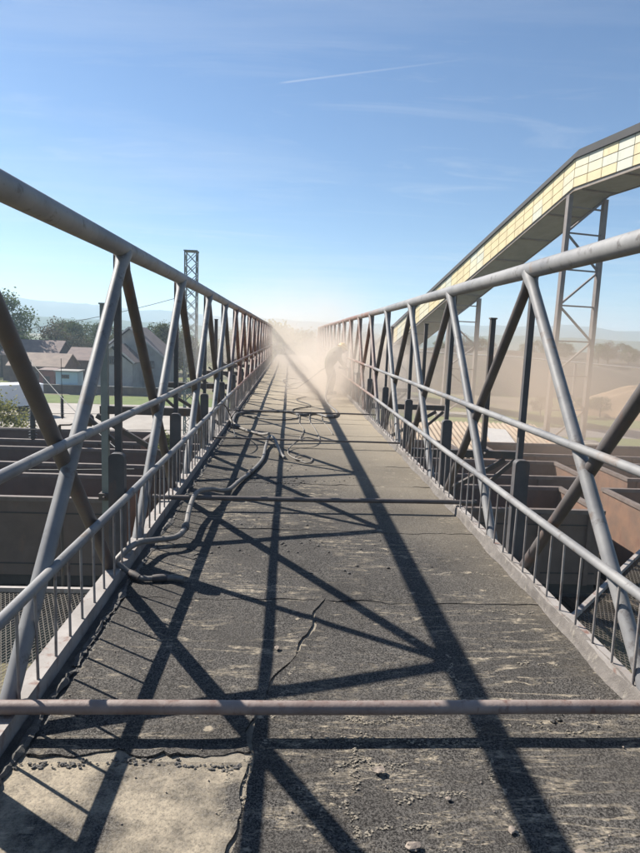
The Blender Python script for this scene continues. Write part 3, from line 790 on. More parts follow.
felt_sheet(SXL+.03, .1, 2.08, 3.43, M['felt'], 13, .03, .03, None, lambda y: seam(y)-.01, .016)
felt_sheet(-.1, SXR, .3, 1.58, M['felt'], 14, .04, .02, lambda y: seam(y)+.014, None, .012)
felt_sheet(-.1, SXR, 1.62, 3.43, M['felt'], 15, .035, .02, lambda y: seam(y)+.010, None, .010)
laps = [3.43, 4.75, 6.32, 7.30, 8.42, 9.6, 10.9, 12.3, 13.7, 15.2, 16.8, 18.6, 20.6, 22.8, 25, 28, 31.5, 36, 41, 49]
for i, (a, b) in enumerate(zip(laps[:-1], laps[1:])):
    mid = .25+.05*math.sin(i*2)
    felt_sheet(SXL, SXR, a, b, M['felt'], 20+i, .05 if a < 10 else .12, .03, None, None, .012 if i in (2, 3) else .003)
felt_sheet(SXL, SXR, -4.2, .0, M['felt'], 60, .15)
fill = MB(); v = []; k = 0; y = 1.2
while y < 3.45:
    c0 = seam(y); v += [(c0-.05, y, -.0008+.0008*math.sin(y*60)), (c0+.05, y, -.0004+.0008*math.sin(y*83))]; y += .03; k += 1
fill.add(v, [(2*i, 2*i+1, 2*i+3, 2*i+2) for i in range(k-1)], True)
fill.add([(SXL, 1.96, -.0006), (-.12, 1.96, -.0002), (-.12, 2.13, -.0004), (SXL, 2.13, -.0009)], [(0, 1, 2, 3)])
fill.build('sand_fill', M['sand'], deck)
# ragged felt upstand on the left and the dusty flashing on the right
def upstand():
    rg = random.Random(3); y = .3
    while y < 18:
        y2 = y+rg.uniform(.35, 1.3); n = int((y2-y)/.022); v = []; a = b = c = 0
        for k in range(n+1):
            a = a*.75+rg.gauss(0, .0045); b = b*.7+rg.gauss(0, .004); c = c*.8+rg.gauss(0, .005); e_ = min(1, k/3, (n-k)/3)
            yy = y+(y2-y)*k/n
            v += [(SXL-.032+b*.5, yy, -.004), (SXL-.016+b, yy, (.012+c*.5)*e_), (SXL+.002+a*.6, yy, (.017+c)*e_+.001), (SXL+.016+a*1.3, yy, .0075)]
        f = [(k*4+q, k*4+q+1, (k+1)*4+q+1, (k+1)*4+q) for k in range(n) for q in range(3)]
        MB().add(v, f, False).build('felt_edge', M['tar_dusty'], deck); y = y2+rg.uniform(-.02, .04)
    y = YB0
    while y < YB1:
        y2 = y+2.4; n = 48 if y < 10 else 12; v = []
        for k in range(n+1):
            yy = y+(y2-y)*k/n
            w1 = .018*math.sin(yy*4.1)+.012*math.sin(yy*11+1)+rg.uniform(-.006, .006)
            v += [(1.508+w1*.45, yy, .0075), (1.515+w1*.3, yy, .014+rg.uniform(-.003, .003)), (1.522+rg.uniform(-.002, .002), yy, .030+rg.uniform(-.006, .006)), (1.529, yy, .066+.012*math.sin(yy*9)+rg.uniform(-.005, .006)), (1.546+.008*math.sin(yy*7.3)+rg.uniform(-.004, .004), yy, .081+.004*math.sin(yy*13))]
        f = [(k*5+j, k*5+j+1, (k+1)*5+j+1, (k+1)*5+j) for k in range(n) for j in range(4)]
        MB().add(v, f, True).build('flashing', M['flash'], deck); y = y2
upstand()
def drift(pts, w_, seed, dens=260):
    rg = random.Random(seed); P_ = [Vector((x, y, 0)) for x, y in pts]; mb = MB()
    for a, b in zip(P_[:-1], P_[1:]):
        L_ = (b-a).length; t = (b-a)/L_; q = Vector((-t.y, t.x, 0))
        for k in range(int(L_*dens*1.15)):
            u = rg.random(); o_ = .012*math.sin((u*L_+a.y*3)*31)+.006*math.sin((u*L_+a.x)*83)
            if math.sin((u*L_+seed)*23)+math.sin((u*L_)*61+seed) < -.9: continue
            c = a+t*u*L_+q*(o_+rg.gauss(0, w_*.9)); r_ = rg.uniform(.0012, .0042)
            mb.blob((c.x, c.y, .005), (r_*1.5, r_*1.2, r_*.55), 5, 3, .3, rg)
    mb.sm = [False]*len(mb.sm)
    o = mb.build('sand_grains', M['sand'], deck); o['kind'] = 'stuff'; return o
drift([(0.821, 2.832), (0.794, 2.449), (0.777, 2.151), (0.774, 1.912), (0.764, 1.696)], 0.006, 1)
drift([(0.096, 2.865), (0.016, 2.515), (-0.034, 2.301)], 0.007, 2)
drift([(-0.06, 2.177), (-0.113, 1.961), (-0.094, 1.665)], 0.008, 3)
drift([(1.082, 2.742), (1.209, 2.754), (1.347, 2.729)], 0.008, 4)
drift([(1.079, 3.322), (1.291, 3.341), (1.449, 3.294)], 0.012, 5)
drift([(0.311, 2.444), (0.296, 2.065), (0.247, 1.866), (0.243, 1.662)], 0.01, 6)
drift([(0.161, 2.166), (0.337, 2.191), (0.545, 2.156), (0.763, 2.169)], 0.01, 7)
drift([(0.25, 1.731), (0.395, 1.746), (0.518, 1.725)], 0.009, 8)
drift([(0.189, 2.011), (0.302, 2.054), (0.48, 2.022)], 0.008, 9)
drift([(0.938, 3.871), (1.259, 3.939), (1.438, 3.859)], 0.007, 10)
drift([(-0.166, 2.011), (-0.159, 1.868), (-0.157, 1.665)], 0.008, 11)
drift([(0.249, 2.304), (0.41, 2.292), (0.666, 2.334)], 0.007, 12)
drift([(0.898, 2.276), (1.056, 2.257), (1.222, 2.214)], 0.006, 13)
drift([(0.399, 1.866), (0.558, 1.889), (0.655, 1.865)], 0.009, 14)
# loose lumps and chips on the deck
def chips():
    rg = random.Random(17); sh = []
    for i in range(6):
        m = MB().blob((0, 0, 0), (1, .75, .32), 7, 5, .36, rg); m.sm = [False]*len(m.sm); sh.append(m.mesh('stone', M['stone']))
    spots = [(.36, 1.99, .022), (.42, 1.66, .022), (-.015, 2.86, .016), (.75, 1.72, .016), (-.83, 2.36, .016), (-.80, 2.33, .014), (-.86, 2.37, .013), (.93, 1.63, .018), (1.22, 1.68, .014), (.58, 1.86, .011)]
    for i, (x, y, r_) in enumerate(spots):
        o = inst('stone', sh[i % 6], None, (x, y, .008+r_*.4), (0, 0, rg.uniform(0, 6)), (r_, r_, r_))
        lab = {0: 'largest flat stone chip on the deck below the near pipe', 1: 'stone chip on the deck at the bottom centre', 2: 'single pale chip on the felt beside the seam', 4: 'greenish stone chip by the left kerb above the near pipe'}.get(i)
        if lab: tag(o, lab, 'stone')
        else: tag(o, 'small stone chip lying loose on the dark deck', 'stone', 'small stone chips on the deck')
    mb = MB()
    for i in range(900):
        x = rg.uniform(SXL+.02, SXR-.03); y = 1.3+abs(rg.gauss(0, 1))*5; r_ = rg.uniform(.0015, .0045)
        if y > 14: continue
        mb.blob((x, y, .006+r_*.4), (r_, r_*rg.uniform(.6, 1.4), r_*.6), 5, 3, .25, rg)
    o = mb.build('grit', M['stone']); tag(o, 'scattered grit and small paint flakes on the deck', 'grit', kind='stuff')
    mb = MB()
    for i in range(120):
        x = rg.uniform(-.92, -.13); y = 2.035+.015*math.sin(x*9)+rg.gauss(0, .010); r_ = rg.uniform(.003, .012)
        mb.blob((x, y, .004+rg.uniform(0, .003)), (r_*.8, r_*.6, r_*.4), 6, 4, .4, rg)
    for i in range(260):
        y = rg.uniform(.8, 9); x = SXL+abs(rg.gauss(0, .018))-.012; r_ = rg.uniform(.003, .010)
        mb.blob((x, y, .006), (r_, r_*.8, r_*.6), 6, 4, .35, rg)
    mb.sm = [False]*len(mb.sm)
    o = mb.build('mortar_crumbs', M['tar_dusty']); tag(o, 'grey crumbs along the torn felt edges', 'debris', kind='stuff')
    mb = MB()
    for cx, cy, s, n in ((.05, 6.45, .35, 60), (-.15, 5.0, .3, 26), (.1, 4.4, .3, 22), (.45, 3.9, .2, 10), (-.8, 4.2, .25, 16), (1.15, 2.3, .08, 8), (-.2, 7.0, .5, 30)):
        for i in range(n):
            x = cx+rg.gauss(0, s); y = cy+rg.gauss(0, s*.35); r_ = rg.uniform(.004, .016)
            if SXL < x < SXR: mb.blob((x, y, .007), (r_, r_*.7, r_*.35), 6, 3, .3, rg)
    o = mb.build('felt_crumbs', M['tar']); tag(o, 'dark crumbs of torn roofing felt on the deck', 'debris', kind='stuff')
chips()

# pipes lying across
def cross_pipe(y, x0, x1, r_, mat, lab, dy=0, z=.108):
    e = empty('cross_pipe', (x0, y, z)); W = x1-x0
    pts = [(W*t/10, dy*t/10, .002*math.sin(t)) for t in range(11)]
    MB().tube(pts, r_, 18).build('pipe_body', M[mat], e)
    for a in (0, W): MB().tube([(a-.02, dy*a/W, 0), (a+.02, dy*a/W, 0)], r_*1.22, 14).build('pipe_socket', M['steel_dark'], e)
    tag(e, lab, 'pipe'); return e
cross_pipe(2.205, -1.13, 1.72, .0265, 'pipe_rusty', 'thick dusty pipe lying across the deck nearest the camera', .035)
cross_pipe(5.27, -1.12, 1.70, .021, 'pipe_dark', 'dark pipe lying across the deck under the bent hose', .08)
cross_pipe(8.45, -1.1, 1.66, .013, 'pipe_dark', 'third thin pipe across the deck beyond the coiled hoses')
cross_pipe(11.6, -1.1, 1.66, .014, 'pipe_dark', 'farthest pipe across the deck in front of the worker')

# hoses
def hose(pts, r_, mat, lab, n=10, nm='hose'):
    sp_ = smooth_path(pts, 8); o = MB().tube(sp_, r_, n).build(nm, M[mat])
    if r_ > .015:
        for q in (len(sp_)//3, 2*len(sp_)//3):
            d_ = (sp_[q+1]-sp_[q]).normalized()*.045
            MB().tube([sp_[q]-d_, sp_[q]-d_*.3, sp_[q]+d_*.3, sp_[q]+d_], [r_*1.25, r_*1.45, r_*1.45, r_*1.25], 10).build('coupling', M['steel_dark'], o)
    return tag(o, lab, 'hose' if nm == 'hose' else 'cable')
hose([(-1.16, 3.66, -.22), (-1.10, 3.72, .00), (-1.02, 3.84, .12), (-.97, 4.05, .12), (-.89, 4.20, .09), (-.76, 4.28, .09), (-.73, 4.48, .10), (-.76, 4.86, .13), (-.76, 5.22, .165), (-.68, 5.5, .13), (-.55, 5.76, .06), (-.47, 6.28, .035), (-.39, 6.67, .03), (-.29, 7.42, .03), (-.28, 8.2, .05), (-.25, 8.75, .10), (-.17, 8.5, .10), (-.07, 7.85, .03), (-.02, 7.6, .025)], .0205, 'hose', 'thick bent hose draped over the left kerb and the second pipe')
hose([(-1.02, 3.72, .10), (-.94, 3.70, .05), (-.85, 3.66, .03), (-.72, 3.68, .028), (-.60, 3.66, .03)], .017, 'hose', 'short dark hose stub by the left kerb below the bent hose')
hose([(-.98, 10.5, .09), (-.84, 10.1, .05), (-.67, 9.75, .03), (-.40, 9.3, .04), (-.26, 8.8, .13)], .02, 'hose_light', 'pale hose length joining the thick hose bend from the left')
hose([(-.89, 10.0, .05), (-.95, 11.0, .05), (-.93, 11.7, .04), (-.61, 12.2, .03), (-.01, 12.25, .03), (.26, 11.86, .03), (.55, 12.1, .03), (.8, 11.64, .03), (1.0, 12.4, .03), (.9, 14.5, .03), (1.0, 16.0, .2), (1.2, 16.5, .70)], .024, 'hose', 'dark blasting hose looping across the deck to the worker')
hose([(.26, 12.5, .03), (.21, 10.93, .02), (.27, 9.99, .02), (.20, 9.2, .02), (.21, 8.92, .02)], .0065, 'hose_light', 'thin pale line hanging straight left of the coiled one')
hose([(.47, 12.6, .03), (.40, 11.23, .02), (.46, 10.03, .02), (.48, 9.05, .02), (.27, 8.6, .12), (.07, 8.35, .05), (.02, 7.96, .015), (.12, 7.57, .015), (.26, 7.35, .015), (.32, 7.6, .02), (.19, 7.78, .03), (.1, 7.57, .03), (.2, 7.42, .03)], .008, 'hose_light', 'thin pale line ending in a small coil on the deck')
hose([(.68, 12.5, .02), (.64, 11.29, .02), (.69, 10.3, .02), (.72, 9.65, .02)], .0065, 'hose_light', 'short thin pale line nearest the broad shadow')
hose([(1.12, 16.55, .78), (.92, 16.9, .66), (.70, 17.1, .46), (.48, 17.3, .27), (.32, 17.4, .14), (.2, 17.3, .08), (-.05, 17.8, .04), (.1, 19.3, .04), (.45, 20.2, .04), (.5, 21.2, .04), (.1, 21.8, .04), (-.2, 20.6, .04), (.0, 18.9, .06)], .014, 'hose_light', 'pale air hose hanging from the worker and looping over the far deck')
hose([(-1.0, 8.15, .50), (-.96, 8.3, .56), (-.90, 8.7, .54), (-.86, 9.1, .38), (-.84, 9.4, .2), (-.80, 9.35, .05), (-.76, 9.0, .02)], .008, 'cable', 'thin black cable looped over the left lower rail', 8, 'cable')
hose([(-.75, 11.5, .02), (-.2, 11.1, .02), (.2, 11.5, .02), (.1, 12.7, .02), (.5, 13.6, .02), (.2, 14.8, .02), (.45, 15.6, .02)], .012, 'cable', 'black cable wandering up the deck towards the worker', 8, 'cable')

# mesh guards under both sides
def mesh_guard(sd_):
    e = empty('mesh_guard', (sd_*1.75 if sd_ > 0 else -1.25, 2.5, -1.0))
    if sd_ > 0: poly = [(-.0, -3.5), (3.5, -3.5), (3.5, 5.6), (.12, 1.95), (0, 1.8)]
    else: poly = [(0, -3.5), (0, 3.2), (-.15, 3.3), (-2.9, 3.3), (-2.9, -3.5)]
    mb = MB()
    def inside_clip(p, d):
        # clip the line p+t*d to the convex-ish polygon
        ts = []
        n = len(poly)
        for i in range(n):
            a = Vector(poly[i]); b = Vector(poly[(i+1) % n]); ed = b-a; den = d.x*ed.y-d.y*ed.x
            if abs(den) < 1e-9: continue
            w_ = a-p; t = (w_.x*ed.y-w_.y*ed.x)/den; u = (w_.x*d.y-w_.y*d.x)/den
            if -1e-6 <= u <= 1+1e-6: ts.append(t)
        ts.sort(); return ts
    sp = .036
    for dr in ((.45, 1), (-.45, 1)):
        d = Vector(dr).normalized(); nrm = Vector((-d.y, d.x))
        for k in range(-160, 170):
            p = nrm*(k*sp); ts = inside_clip(p, d)
            if len(ts) >= 2 and ts[-1]-ts[0] > .05:
                a = p+d*ts[0]; b = p+d*ts[-1]
                mb.bar((a.x, a.y, 0), (b.x, b.y, 0), .0055, .003)
    m_ = mb.build('mesh_strands', M['mesh_wire'], e); m_['kind'] = 'stuff'
    n = len(poly)
    for i in range(n):
        a, b = poly[i], poly[(i+1) % n]
        if math.dist(a, b) > .4: MB().bar((*a, 0.02), (*b, 0.02), .045, .045).build('frame_bar', M['kerb'] if sd_ > 0 else M['steel_dusty'], e)
    for yy in (-1.6, .0, 1.3):
        MB().bar((0, yy, -.03), (sd_*2.85, yy, -.03), .05, .05).build('support_bar', M['steel_dark'], e)
    tag(e, ('right' if sd_ > 0 else 'left')+' expanded-metal guard panel hanging below the edge of the bridge', 'mesh panel', 'mesh guards below the bridge')
mesh_guard(1); mesh_guard(-1)

# ================================================================== LATTICE MAST AND LINES
def lattice_mast(x, y, h, w, lab, nseg=16, name='lattice_mast'):
    e = empty(name, (x, y, GZ)); s = w/2
    for sx in (-1, 1):
        for sy in (-1, 1): MB().box(sx*s-.045, sx*s+.045, sy*s-.045, sy*s+.045, 0, h).build('leg', M['post_green'], e)
    st = h/nseg
    bm = [MB().bar((-s, 0, 0), (s, 0, st), .05, .05).mesh('brace', M['post_green']), MB().bar((s, 0, 0), (-s, 0, st), .05, .05).mesh('brace', M['post_green'])]
    for k in range(nseg):
        for face in range(4):
            for q in (0, 1):
                a = face*math.pi/2; off = s+.0
                inst('brace', bm[q], e, (off*math.sin(a), -off*math.cos(a), k*st), (0, 0, a))
    MB().box(-s-.08, s+.08, -s-.08, s+.08, h, h+.10).build('top_frame', M['post_green'], e)
    tag(e, lab, 'mast'); return e
lattice_mast(-8.15, 52, 14.9, .92, 'tall steel lattice mast rising above the left truss')
M['wire'] = basic('wire', (.05, .05, .05), (.08, .08, .08), 2, .6, bs=0)
M['insul'] = basic('insulator', (.05, .045, .045), (.09, .08, .075), 3, .4, bs=0)
def insulator(x, y, ztop, L_, rot, lab, wire_up=.0, rr=.085):
    e = empty('insulator_string', (x, y, ztop)); e.rotation_euler = rot
    n = max(4, int(L_/.10)); mb = MB()
    mb.tube([(0, 0, 0), (0, 0, -.06), (0, 0, -.07), (0, 0, -L_+.06), (0, 0, -L_)], [.02, .02, rr*.62, rr*.62, .02], 10)
    mb.build('rod', M['wire'], e)
    dm = MB().tube([(0, 0, 0), (0, 0, -.02), (0, 0, -.05)], [.03, rr, .03], 12).mesh('disc', M['insul'])
    for k in range(n): inst('disc', dm, e, (0, 0, -.08-k*(L_-.1)/n))
    if wire_up: MB().tube([(0, 0, 0), (0, 0, wire_up)], .012, 6).build('hanger', M['wire'], e)
    tag(e, lab, 'insulator')
insulator(-8.11, 20, -.75, 1.35, (0, 0, 0), 'thick dark insulator string in front of the big bush', 1.2, .13)
insulator(-9.33, 26, -1.25, 1.0, (0, 0, 0), 'thin insulator hanging on a rod in front of the blue hut', 1.5, .09)
insulator(-3.3, 12.6, -1.0, .6, (0, R(62), R(-20)), 'slanting insulator beside the greenish post', 0, .05)
def wire(a, b, sag, r_, lab, g_='overhead wires on the left'):
    a = Vector(a); b = Vector(b); pts = []
    for k in range(17):
        t = k/16; p = a.lerp(b, t); p.z -= sag*4*t*(1-t); pts.append(p)
    tag(MB().tube(pts, r_, 6).build('wire', M['wire']), lab, 'wire', g_)
wire((-8.15, 52, 4.6), (-30, 33, -.2), 1.2, .02, 'wire sloping down left from the lattice mast')
wire((-8.11, 20, .42), (-3.3, 12.6, -1.0), .15, .010, 'thin wire from the thick insulator to the slanting one')
wire((-30, 19.2, -1.45), (-1.9, 19.2, -1.45), .25, .011, 'contact wire over the nearest wagons')
wire((-30, 23.6, -1.6), (-1.9, 23.6, -1.5), .25, .011, 'contact wire over the middle track')
wire((-3.05, 12.4, -1.25), (-30, 22, -3.2), .3, .010, 'slack wire running out left from the slanting insulator')
def floodlight():
    e = empty('floodlight', (-3.9, 12.1, -.25))
    MB().tube([(-.13, 0, 0), (-.09, 0, 0), (.10, .02, .01), (.13, .02, .01)], [.07, .115, .125, .09], 16).build('lamp_housing', M['steel_dark'], e)
    MB().tube([(-.13, 0, -.02), (-.3, .0, -.09), (-.5, 0, -.1)], .018, 8).build('bracket', M['steel_dark'], e)
    MB().tube([(-.5, 0, -.1), (-.5, 0, -6.72)], .03, 8).build('pole', M['steel_dark'], e)
    tag(e, 'dark round floodlight on a thin pole above the dirt yard', 'lamp')
floodlight()

# ================================================================== CONVEYOR GALLERY
def panel_mat(name, a, b):
    return basic(name, a, b, .7, .55, bs=0, stain=tuple(x*.78 for x in a))
M['panA'] = panel_mat('panel_yellow', (.54, .455, .265), (.48, .40, .235))
M['panB'] = panel_mat('panel_cream', (.53, .49, .35), (.47, .43, .31))
M['panC'] = panel_mat('panel_pale', (.47, .47, .385), (.42, .42, .345))
M['gal_frame'] = basic('gallery_frame', (.20, .15, .11), (.14, .11, .09), 1.2, .7)
M['gal_roof'] = basic('gallery_roof', (.035, .033, .032), (.026, .025, .024), .6, .95)
M['gal_under'] = basic('gallery_floor', (.25, .225, .20), (.19, .17, .15), .5, .8, stain=(.20, .16, .13))
M['tower'] = basic('tower_steel', (.19, .165, .155), (.14, .12, .112), 1, .7, stain=(.20, .13, .10))
def gallery():
    """plan line: from far low end to a kink, then level; local frame built per span"""
    kink = Vector((22.75, 52, CAM_H+12.85)); pd = Vector((.27, -1, 0)).normalized()
    n_ = Vector((-pd.y, pd.x, 0))                       # to the right side (away from the bridge)
    if n_.x < 0: n_ = -n_
    e = empty('conveyor_gallery', (kink.x, kink.y, GZ)); O = Vector((kink.x, kink.y, GZ))
    W = 3.8; Hh = 2.25; RB = .78
    low = kink+Vector((-.246, 1, -.392))*53.5; up = kink+pd*34+Vector((0, 0, 1.2))
    def span(a, b, npan):
        t = (b-a); Z = Vector((0, 0, 1))
        def P_(s, w_, z): return a+t*s+n_*w_+Z*z-O
        def slab(s0, s1, w0, w1, z0, z1, name, mat):
            v = [P_(s, w_, z) for s in (s0, s1) for w_ in (w0, w1) for z in (z0, z1)]
            MB().add(v, [(0, 1, 3, 2), (4, 6, 7, 5), (0, 4, 5, 1), (2, 3, 7, 6), (0, 2, 6, 4), (1, 5, 7, 3)]).build(name, mat, e)
        slab(0, 1, .10, W-.10, -.22, .0, 'floor', M['gal_under'])
        slab(0, 1, .06, .10, -.0, Hh, 'inner_wall', M['gal_frame']); slab(0, 1, W-.1, W-.02, 0, Hh, 'far_wall', M['panB'])
        slab(0, 1, .02, .14, -.30, -.225, 'floor_edge', M['gal_frame']); slab(0, 1, W-.14, W-.02, -.30, -.225, 'floor_edge', M['gal_frame'])
        # roof: sloping dark side band and top
        v = [P_(s, w_, z) for s in (0, 1) for w_, z in ((-.16, Hh+.01), (.25, Hh+RB), (W-.25, Hh+RB), (W+.16, Hh+.01), (W-.05, Hh+.005), (.06, Hh+.005))]
        MB().add(v, [(0, 1, 7, 6), (1, 2, 8, 7), (2, 3, 9, 8), (3, 4, 10, 9), (4, 5, 11, 10), (5, 0, 6, 11), (0, 5, 4, 3, 2, 1), (6, 7, 8, 9, 10, 11)]).build('roof', M['gal_roof'], e)
        rg = random.Random(int(npan)); rowz = [0, .75, 1.5, Hh]; prev = None
        for k in range(npan):
            s0, s1 = k/npan, (k+1)/npan; g_ = .03/t.length
            c = rg.choice(['panA', 'panA', 'panA', 'panB', 'panB', 'panC']) if npan > 25 else ['panB', 'panC', 'panA', 'panC', 'panA', 'panA', 'panB'][k % 7]
            for r_ in range(3):
                cc = c if rg.random() < .85 else rg.choice(['panA', 'panB', 'panC'])
                dpt = rg.uniform(-.008, .008)
                v = [P_(s, w_, z) for s in (s0+g_, s1-g_) for w_ in (.0+dpt, .06) for z in (rowz[r_]+.03, rowz[r_+1]-.03)]
                MB().add(v, [(0, 1, 3, 2), (4, 6, 7, 5), (0, 4, 5, 1), (2, 3, 7, 6), (0, 2, 6, 4), (1, 5, 7, 3)]).build('wall_panel', M[cc], e)
        for k in range(0, npan, 3):
            slab((k+.45)/npan, (k+.55)/npan, .14, W-.14, -.34, -.222, 'floor_beam', M['gal_frame'])
    span(low, kink, 42); span(kink, up, 22)
    # cover at the kink and lower junction house
    tag(e, 'long yellow-panelled conveyor gallery climbing to the right', 'conveyor gallery')
    # trestles
    def trestle(base_t, onlow, lab):
        p = (kink+Vector((-.246, 1, -.392))*base_t) if onlow else kink+pd*base_t
        a = p+n_*.1; b = p+n_*(W-.1); h = p.z-GZ-.34
        q = empty('trestle_tower', (p.x, p.y, GZ)); tx = pd
        A0 = n_*.1; B0 = n_*(W-.1)
        for s0, sp_ in ((A0, -n_*.25), (B0, n_*.05)):
            MB().bar(s0+sp_, s0+Vector((0, 0, h)), .42, .36, tx).build('leg', M['tower'], q)
        nb = max(2, round(h/3.0))
        def at_(leg, f_): s0, sp_ = ((A0, -n_*.25), (B0, n_*.05))[leg]; return s0+sp_*(1-f_)+Vector((0, 0, h*f_))
        for k in range(nb):
            f0, f1 = k/nb, (k+1)/nb; c_ = k % 2
            MB().bar(at_(0, f1 if k < nb-1 else 1-.9/h), at_(1, f1 if k < nb-1 else 1-.9/h), .12, .14, tx).build('cross_bar', M['tower'], q)
            MB().bar(at_(c_, f0), at_(1-c_, f1), .15, .15, tx).build('brace', M['tower'], q)
        MB().box(-1.2, 4.8, -1.2, 1.2, -.2, .3).build('footing', M['conc'], q)
        tag(q, lab, 'trestle')
    trestle(.4, True, 'tall steel trestle under the bend of the yellow gallery')
    trestle(19.0, True, 'second trestle under the sloping part of the gallery')
    trestle(36.0, True, 'low far trestle near the foot of the gallery in dust')
    trestle(20.0, False, 'trestle under the level part of the gallery, out at the right')
gallery()
# pale pipeline on the far side
def pipeline():
    e = empty('pipeline', (20, 92, GZ))
    MB().tube([(-6, 3, 6.95), (14, -1.5, 6.6), (34, -4, 5.6), (60, -8, 4.6)], .12, 10).build('pipe_body', M['fascia'], e)
    for x, y, z in ((-2, 2, 6.9), (10, -.6, 6.7), (22, -2.5, 6.15), (34, -4, 5.6), (47, -6, 5.1)): MB().box(x-.15, x+.15, y-.15, y+.15, 0, z-.1).build('support', M['tower'], e)
    tag(e, 'pale pipeline on supports crossing the hazy ground at the right', 'pipeline')
pipeline()

# ================================================================== WORKER
def worker():
    M['clothes'] = basic('work_clothes', (.17, .155, .10), (.12, .11, .08), 8, .9)
    M['trousers'] = basic('work_trousers', (.10, .095, .085), (.07, .065, .06), 8, .9)
    M['skin'] = basic('skin', (.35, .20, .14), (.30, .17, .12), 8, .6, bs=0)
    M['helmet'] = basic('yellow_helmet', (.85, .58, .16), (.78, .52, .15), 4, .35, bs=0)
    M['boot'] = basic('boots', (.04, .035, .03), (.06, .05, .045), 8, .7)
    root = empty('person', (1.13, 16.6, 0))
    J = [((-.06, .0, .86), .155, -1),            # 0 pelvis
         ((.02, .04, 1.0), .15, 0), ((.12, .09, 1.12), .165, 1), ((.20, .13, 1.19), .12, 2), ((.26, .16, 1.235), .06, 3),  # spine to neck
         ((-.10, -.10, .80), .10, 0), ((-.02, -.13, .46), .075, 5), ((-.10, -.13, .09), .048, 6), ((-.10, -.12, .045), .05, 7), ((.06, -.15, .04), .042, 8),
         ((-.06, .11, .80), .10, 0), ((.08, .15, .47), .075, 10), ((.03, .16, .09), .048, 11), ((.03, .16, .045), .05, 12), ((.19, .17, .04), .042, 13),
         ((.13, -.07, 1.14), .075, 2), ((.24, -.14, .90), .05, 15), ((.36, .02, .76), .036, 16), ((.40, .06, .735), .03, 17),
         ((.14, .28, 1.14), .075, 2), ((.27, .34, .90), .05, 19), ((.40, .22, .74), .036, 20), ((.43, .17, .71), .03, 21)]
    me = bpy.data.meshes.new('body'); me.from_pydata([j[0] for j in J], [(j[2], i) for i, j in enumerate(J) if j[2] >= 0], [])
    o = bpy.data.objects.new('body', me); col.objects.link(o); o.parent = root
    me.materials.append(M['clothes'])
    sk = o.modifiers.new('skin', 'SKIN'); sk.use_smooth_shade = True
    for i, j in enumerate(J): me.skin_vertices[0].data[i].radius = (j[1]*1.18, j[1]*1.18); me.skin_vertices[0].data[i].use_root = i == 0
    ss = o.modifiers.new('sub', 'SUBSURF'); ss.levels = 2; ss.render_levels = 2
    # head, tilted forward and down
    hd = MB().blob((.325, .20, 1.235), (.10, .082, .115), 14, 10); hd.blob((.42, .235, 1.21), (.022, .018, .03), 8, 6)
    hd.blob((.315, .12, 1.23), (.02, .014, .032), 8, 5); hd.blob((.31, .285, 1.23), (.02, .014, .032), 8, 5)
    hd.blob((.40, .195, 1.262), (.012, .014, .010), 6, 4); hd.blob((.393, .262, 1.262), (.012, .014, .010), 6, 4); hd.blob((.395, .225, 1.165), (.018, .03, .009), 8, 4)
    hd.tube([(.24, .155, 1.18), (.31, .19, 1.22)], .058, 12)
    hd.build('head', M['skin'], root)
    hm = MB(); hm.blob((0, 0, 0), (.145, .115, .11), 18, 10)
    h = hm.build('helmet', M['helmet'], root, (.31, .195, 1.275)); h.rotation_euler = (0, R(28), R(28))
    b = MB().tube([(0, 0, -.02), (0, 0, .0)], [.168, .15], 20); bo = b.build('brim', M['helmet'], h)
    for (hx, hy, hz, s) in ((.40, .06, .735, 1), (.43, .17, .71, -1)):
        hnd = MB(); hnd.blob((hx+.04, hy, hz-.03), (.05, .032, .042), 10, 7)
        for q in range(4):
            a = hx+.035+q*.019; hnd.tube([(a, hy, hz-.02), (a+.01, hy+s*.045, hz-.03), (a+.008, hy+s*.055, hz-.06), (a, hy+s*.03, hz-.075)], [.010, .010, .009, .007], 6)
        hnd.tube([(hx+.02, hy, hz-.02), (hx+.04, hy-s*.03, hz-.05), (hx+.06, hy-s*.01, hz-.075)], [.012, .011, .008], 6)
        hnd.build('hand', M['skin'], root)
    tag(root, 'worker in dark overalls and yellow helmet bending in the dust', 'person')
    nz = empty('blast_nozzle', (1.55, 16.72, .68))
    MB().tube([(-.22, -.1, .06), (0, 0, 0), (.28, .14, -.12)], [.03, .028, .03], 12).build('nozzle_tube', M['steel_dark'], nz)
    MB().tube([(.27, .135, -.115), (.36, .18, -.155)], [.034, .026], 12).build('nozzle_tip', M['pipe_rusty'], nz)
    tag(nz, 'dark blasting nozzle held by the worker', 'nozzle')
worker()

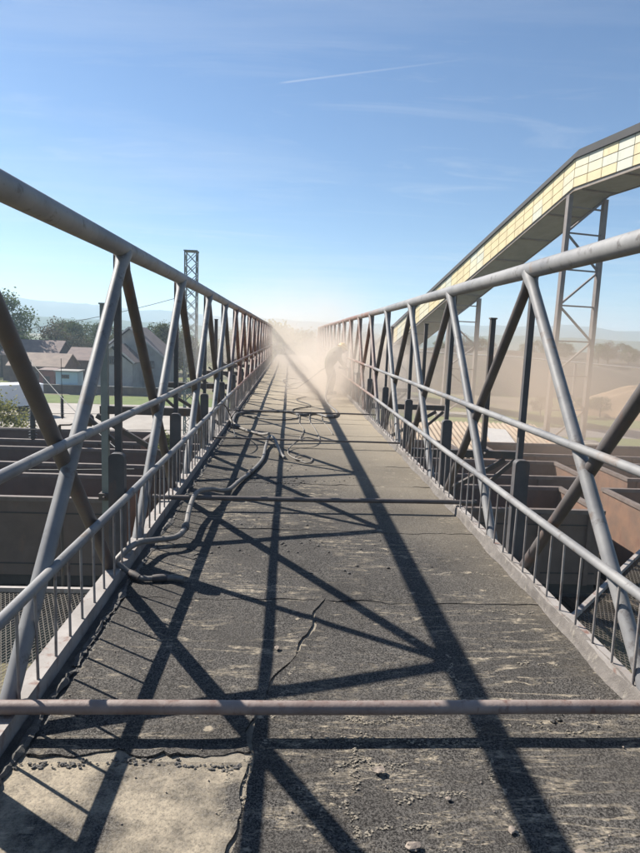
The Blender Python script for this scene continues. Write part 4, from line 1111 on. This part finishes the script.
# ================================================================== DUST AND HAZE
def dust(name, loc, rad, dens, color, scale, label, rot=(0, 0, 0), thr=(.38, .72)):
    mb = MB().blob((0, 0, 0), (1, 1, 1), 24, 14)
    m = bpy.data.materials.new(name); m.use_nodes = True; N = m.node_tree.nodes; L = m.node_tree.links; N.clear()
    out = N.new('ShaderNodeOutputMaterial'); pv = N.new('ShaderNodeVolumePrincipled'); L.new(pv.outputs[0], out.inputs['Volume'])
    setc(pv.inputs['Color'], color); pv.inputs['Anisotropy'].default_value = .35
    tc = N.new('ShaderNodeTexCoord')
    ln = N.new('ShaderNodeVectorMath'); ln.operation = 'LENGTH'; L.new(tc.outputs['Object'], ln.inputs[0])
    fall = ramp(N, L, ln.outputs['Value'], .98, .1)
    fall = math_(N, L, 'POWER', fall, 1.5)
    g_ = N.new('ShaderNodeNewGeometry')
    nz = noise(N, L, g_.outputs['Position'], scale, 4, .6, .4)
    d = math_(N, L, 'MULTIPLY', fall, ramp(N, L, nz, thr[0], thr[1], .15, 1.5))
    d = math_(N, L, 'MULTIPLY', d, dens); L.new(d, pv.inputs['Density'])
    o = mb.build(name, m); o.location = loc; o.scale = rad; o.rotation_euler = rot
    tag(o, label, 'dust', kind='stuff'); return o
DUST = (.82, .735, .65)
dust('dust_cloud', (1.6, 16.4, .4), (2.4, 5.2, 1.8), 1.15, DUST, 1.1, 'thick blasting dust cloud round the worker on the deck', thr=(.40, .62))
dust('dust_cloud', (.3, 32, 1.1), (6.5, 15, 4.0), .17, DUST, .5, 'dust trailing along the far end of the bridge')
dust('dust_cloud', (17.5, 36, -1.6), (17.5, 27, 6.9), .085, (.78, .64, .52), .12, 'brown dust drifting out over the right side')
haze_m = bpy.data.materials.new('haze'); haze_m.use_nodes = True
def hz():
    N = haze_m.node_tree.nodes; L = haze_m.node_tree.links; N.clear()
    out = N.new('ShaderNodeOutputMaterial'); pv = N.new('ShaderNodeVolumePrincipled'); L.new(pv.outputs[0], out.inputs['Volume'])
    setc(pv.inputs['Color'], (.64, .82, 1.0)); pv.inputs['Density'].default_value = .0006; pv.inputs['Anisotropy'].default_value = .2
    MB().box(-2300, 2300, -2300, 2300, GZ-6, 82).build('haze', haze_m)['kind'] = 'stuff'
hz()
